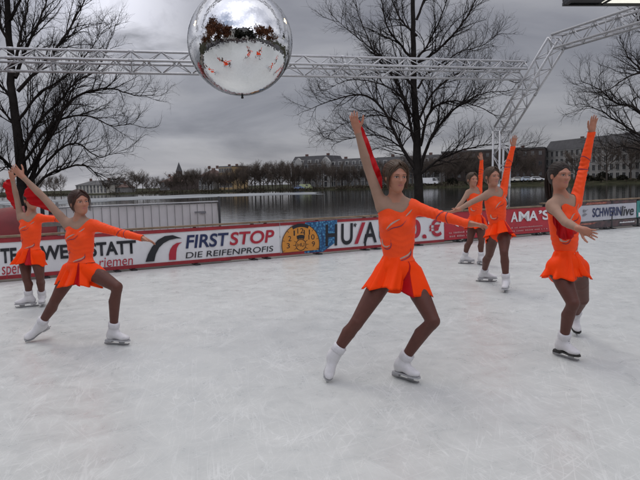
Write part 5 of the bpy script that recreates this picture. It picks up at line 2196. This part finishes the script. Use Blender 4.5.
skater(dict(
    label='skater lunging at the left front, raised arm reaching back toward the skater behind her',
    D=5.62, h=.0052, S=.98, hs=.99, hairvol=.005,
    head=(79.5, 202.5, -.02), look=(.75, -.75, .05), hup=(-.08, 0, 1),
    neck=(80, 222, .0), shR=(67, 224, .06), shL=(96, 226, -.05),
    elR=(44, 198, .08), wrR=(23, 177, .06), tipR=(9.5, 164, .04), handR=dict(thumb=(1, 0, 1), curl=.15),
    elL=(121, 233, -.10), wrL=(141.5, 238, -.16), tipL=(157, 243, -.18), handL=dict(thumb=(0, -1, .4), curl=.15),
    hipR=(72, 270, .05), hipL=(91, 271, -.05), kneeR=(56, 299, .02), ankR=(40, 325, .10),
    kneeL=(117, 287, -.20), ankL=(113, 323, -.10),
    footR=dict(dir=(-.50, -.55, -.32), up=(.5, -.3, .8)), footL=dict(dir=(.95, -.30, 0)),
    hair='auburn', style='bun', sidelocks=5, bunz=-.015, hairline=.034,
    skirt=dict(hem=(81, 285, -.02), rx=.185, ry=.16, panel=(.30, .68), seed=9),
    drape=dict(edge=[(58, 214), (44, 210), (28, 203), (23.5, 196), (25, 187), (27, 182)], dy=.12, **{'from': .05})))
skater(dict(
    label='back left skater behind the tallest reaching arm, face partly covered by red chiffon',
    D=7.45, h=.0062, S=.98, hs=1.02,
    head=(31.5, 200, -.02), look=(.7, -.75, .0), hup=(.0, 0, 1),
    neck=(31, 216, .0), shR=(21, 218, .04), shL=(41, 218.5, -.04),
    elR=(16.5, 197, .06), wrR=(12.5, 180, .04), tipR=(10, 168, .02), handR=dict(thumb=(1, 0, .3), curl=.15),
    elL=(58, 219, -.10), wrL=(74, 224, -.16), tipL=(86, 227, -.18), handL=dict(thumb=(0, -1, .4)),
    hipR=(24.5, 256, .04), hipL=(37, 256, -.03), kneeR=(26.5, 278, -.04), ankR=(29, 297, .04),
    kneeL=(40, 277, -.06), ankL=(42, 296, .12),
    footR=dict(dir=(-.92, -.40, 0)), footL=dict(dir=(.35, -.95, 0)),
    hair='dark', style='tail', hairline=.03,
    skirt=dict(hem=(29.5, 264, -.02), rx=.175, ry=.15, panel=(.2, .85), seed=3),
    drape=dict(edge=[(17, 210), (11, 206), (6, 196), (2.5, 187), (4, 181), (9, 179)], dy=.10)))
skater(dict(
    label='skater at the right front with long ponytail and white laced skates, bare arm held forward',
    D=4.80, h=.0046, S=.97, hs=.93,
    head=(560, 175.5, -.02), look=(.28, -.96, -.03), hup=(.05, 0, 1),
    neck=(561, 198, .02), shR=(552, 206, -.06), shL=(575.5, 202, .08),
    elR=(565, 222, -.26), wrR=(579.5, 229, -.42), tipR=(596, 235, -.50), handR=dict(thumb=(.2, -.2, -1), curl=.1, fan=1.4, flip=-1),
    elL=(583.5, 168, .14), wrL=(591.5, 133, .12), tipL=(595, 113, .10), handL=dict(thumb=(-1, -.3, .1), curl=.08, fan=.6),
    hipR=(558, 268, -.06), hipL=(577, 268, .05), kneeR=(573, 303, -.22), ankR=(563, 330, -.05),
    kneeL=(583, 299, .34), ankL=(574.5, 315, .65),
    footR=dict(dir=(.42, -.90, 0)), footL=dict(dir=(-.10, -.85, -.30), up=(0, -.3, 1)),
    hair='dark', style='tail', hairline=.034, cover=False,
    skirt=dict(hem=(566, 277, -.02), rx=.215, ry=.155, panel=(-.1, .1), seed=6), panel_mat=orange2, drape=dict(edge=[(554, 222), (559, 236), (565, 240), (571, 239), (576, 235), (579, 231)], dy=-.16, **{'from': .2})))
skater(dict(
    label='middle right skater before the red banner, bare arm spread left over the far skater',
    D=7.75, h=.0062, S=1.04, hs=1.0,
    head=(492, 176.5, -.02), look=(.35, -.93, -.02), hup=(.0, 0, 1),
    neck=(494, 191, .0), shR=(487, 195, -.03), shL=(503, 193, .04),
    elR=(472, 202, -.10), wrR=(458.5, 209.5, -.16), tipR=(449, 213, -.18), handR=dict(thumb=(0, -1, .4), curl=.15),
    elL=(508, 166, .08), wrL=(513, 147, .06), tipL=(515.5, 134, .04), handL=dict(thumb=(-1, -.3, .1), curl=.1),
    hipR=(493, 233, .12), hipL=(504, 233, .0), kneeR=(489.5, 254, .36), ankR=(484, 270.5, .70),
    kneeL=(504, 252, -.12), ankL=(506, 275, -.06),
    footR=dict(dir=(.95, -.3, 0)), footL=dict(dir=(-.40, -.91, 0)),
    hair='brown', style='bun', hairline=.03, sidelocks=4,
    skirt=dict(hem=(499, 236.5, -.02), rx=.175, ry=.15, panel=(1.1, 1.7), seed=12)))
skater(dict(
    label='farthest skater, partly hidden behind the middle right skater',
    D=10.2, h=.0075, S=1.0, hs=1.0,
    head=(472.3, 179.5, -.02), look=(.30, -.95, -.02), hup=(.0, 0, 1),
    neck=(474, 190, .0), shR=(468, 193, -.03), shL=(479, 191, .04),
    elR=(462, 202, -.10), wrR=(455, 210, -.16), tipR=(449, 214, -.18), handR=dict(thumb=(0, -1, .4), curl=.15),
    elL=(481, 173, .08), wrL=(481.5, 160.5, .06), tipL=(480.5, 152, .04), handL=dict(thumb=(-1, -.3, .1), curl=.1),
    hipR=(473, 223, .04), hipL=(480, 223, -.03), kneeR=(470, 241, .0), ankR=(464.5, 256.5, .15),
    kneeL=(481.5, 241, -.10), ankL=(481, 258, -.05),
    footR=dict(dir=(.95, -.3, 0)), footL=dict(dir=(.35, -.93, 0)),
    hair='brown', style='bun', hairline=.03, sidelocks=4,
    skirt=dict(hem=(476, 228, -.02), rx=.175, ry=.15, panel=(.9, 1.5), seed=15)))
# ------------------------------------------------------------------ the side of the rink behind the camera (seen in the mirror ball)
rear_wall = mat('rear_render', (0.68, 0.67, 0.63), .9, .1, .4)


def rear():
    th = thing('town_hall', 'white rendered town building across the road behind the rink', 'building', (2, -24, 0))
    MB().box(-18, 22, -38, -24, -.2, 11).build('wall', rear_wall, th)
    mb = MB()
    mb.add([(-18.5, -23.5, 11), (22.5, -23.5, 11), (22.5, -38.5, 11), (-18.5, -38.5, 11), (-13, -31, 15), (17, -31, 15)], [(0, 1, 2, 3), (1, 0, 4, 5), (2, 1, 5), (3, 2, 5, 4), (0, 3, 4)])
    mb.build('roof', slate, th)
    wm = MB().box(-.6, .6, -.05, .05, -1, 1).mesh('window', pane)
    for f in range(3):
        for k in range(13):
            link('window', wm, th, (-18.6 + k * 3.05, .03, 2.2 + f * 3.3))
    leaf = mat('brown_leaves', (0.17, 0.065, 0.028), .9, .4, .4)
    dleaf = mat('dark_leaves', (0.025, 0.026, 0.016), .9, .4, .4)
    rng = np.random.default_rng(4)
    for i, (x, y, h, mt_, lab) in enumerate(((-13, -9, 13, leaf, 'brown leaved tree left of the white town building'), (-9.5, -13, 11, leaf, 'smaller brown leaved tree before the town building'), (1.5, -16, 9, dleaf, 'dark leaved tree in front of the town building'),
                                             (10, -14, 9, dleaf, 'dark leaved tree before the right end of the town building'), (16, -8, 11, leaf, 'brown leaved tree right of the town building'), (-14.5, -1, 13, leaf, 'brown leaved tree beside the left rink edge'), (17, 0, 11, leaf, 'dark leaved tree beside the right rink edge'))):
        t = thing('leafy_tree', lab, 'tree', (x, y, -.15))
        tr = Branches(i + 300)
        tr.tube(smooth_line([(0, 0, 0), (.1, 0, h * .4), (0, .2, h * .8)], 8), np.linspace(.28, .08, 8), 8)
        link('trunk', tr.mesh('trunk', bark, (0, 0, 0)), t)
        n = 6000
        cl = rng.normal(size=(16, 3)) * (h * .2, h * .2, h * .17) + (0, 0, h * .62)
        c = cl[rng.integers(0, 16, n)] + rng.normal(size=(n, 3)) * h * .07
        a, b = rng.normal(size=(n, 3)), rng.normal(size=(n, 3))
        a *= .30 / np.linalg.norm(a, axis=1)[:, None]
        b *= .30 / np.linalg.norm(b, axis=1)[:, None]
        V = np.stack([c - a, c - b, c + a, c + b], 1).reshape(-1, 3)
        link('crown', mesh_np('crown', V, np.arange(4 * n).reshape(n, 4), mt_, smooth=False), t)
    # standing spectators along the rear edge: one dark mass
    mb = MB()
    rr = random.Random(8)
    mats_ = [mat('coats', (0.035, 0.036, 0.045), .9, .6, 1.3, col2=(.10, .05, .05))]
    for k in range(64):
        if k < 40:
            x, y = -12 + k * .63 + rr.uniform(-.1, .1), -8.6 + rr.uniform(-.3, .3)
        elif k < 52:
            x, y = -12.4 + rr.uniform(-.3, .3), -8 + (k - 40) * .9
        else:
            x, y = 14.2 + rr.uniform(-.3, .3), -8 + (k - 52) * 1.3
        h = rr.uniform(1.55, 1.85)
        mb.tube([(x, y, -.15), (x, y, h * .45), (x, y, h * .62), (x, y, h * .78), (x, y, h * .83), (x, y, h * .86)], [.12, .17, .2, .19, .1, .06], 8)
        mb.lathe([(.03, h * .85), (.075, h * .88), (.085, h * .93), (.06, h * .98), (.01, h)], (x, y, 0), 8)
    tag(mb.build('crowd', mats_[0], None, True), 'dark row of spectators standing along the rear rink edge', 'crowd', None, 'stuff')
    b = thing('rear_barrier', 'dark bannered barrier along the rear edge of the rink', 'barrier', (1, -7.7, 0))
    MB().box(-11.2, 13.2, -7.76, -7.70, .03, .75).build('panel', mat('rear_print', (.08, .03, .05), .5, .6, .5, col2=(.2, .2, .22)), b)
    MB().box(-11.2, 13.2, -7.80, -7.66, .752, .79).build('top_rail', wood, b)


rear()
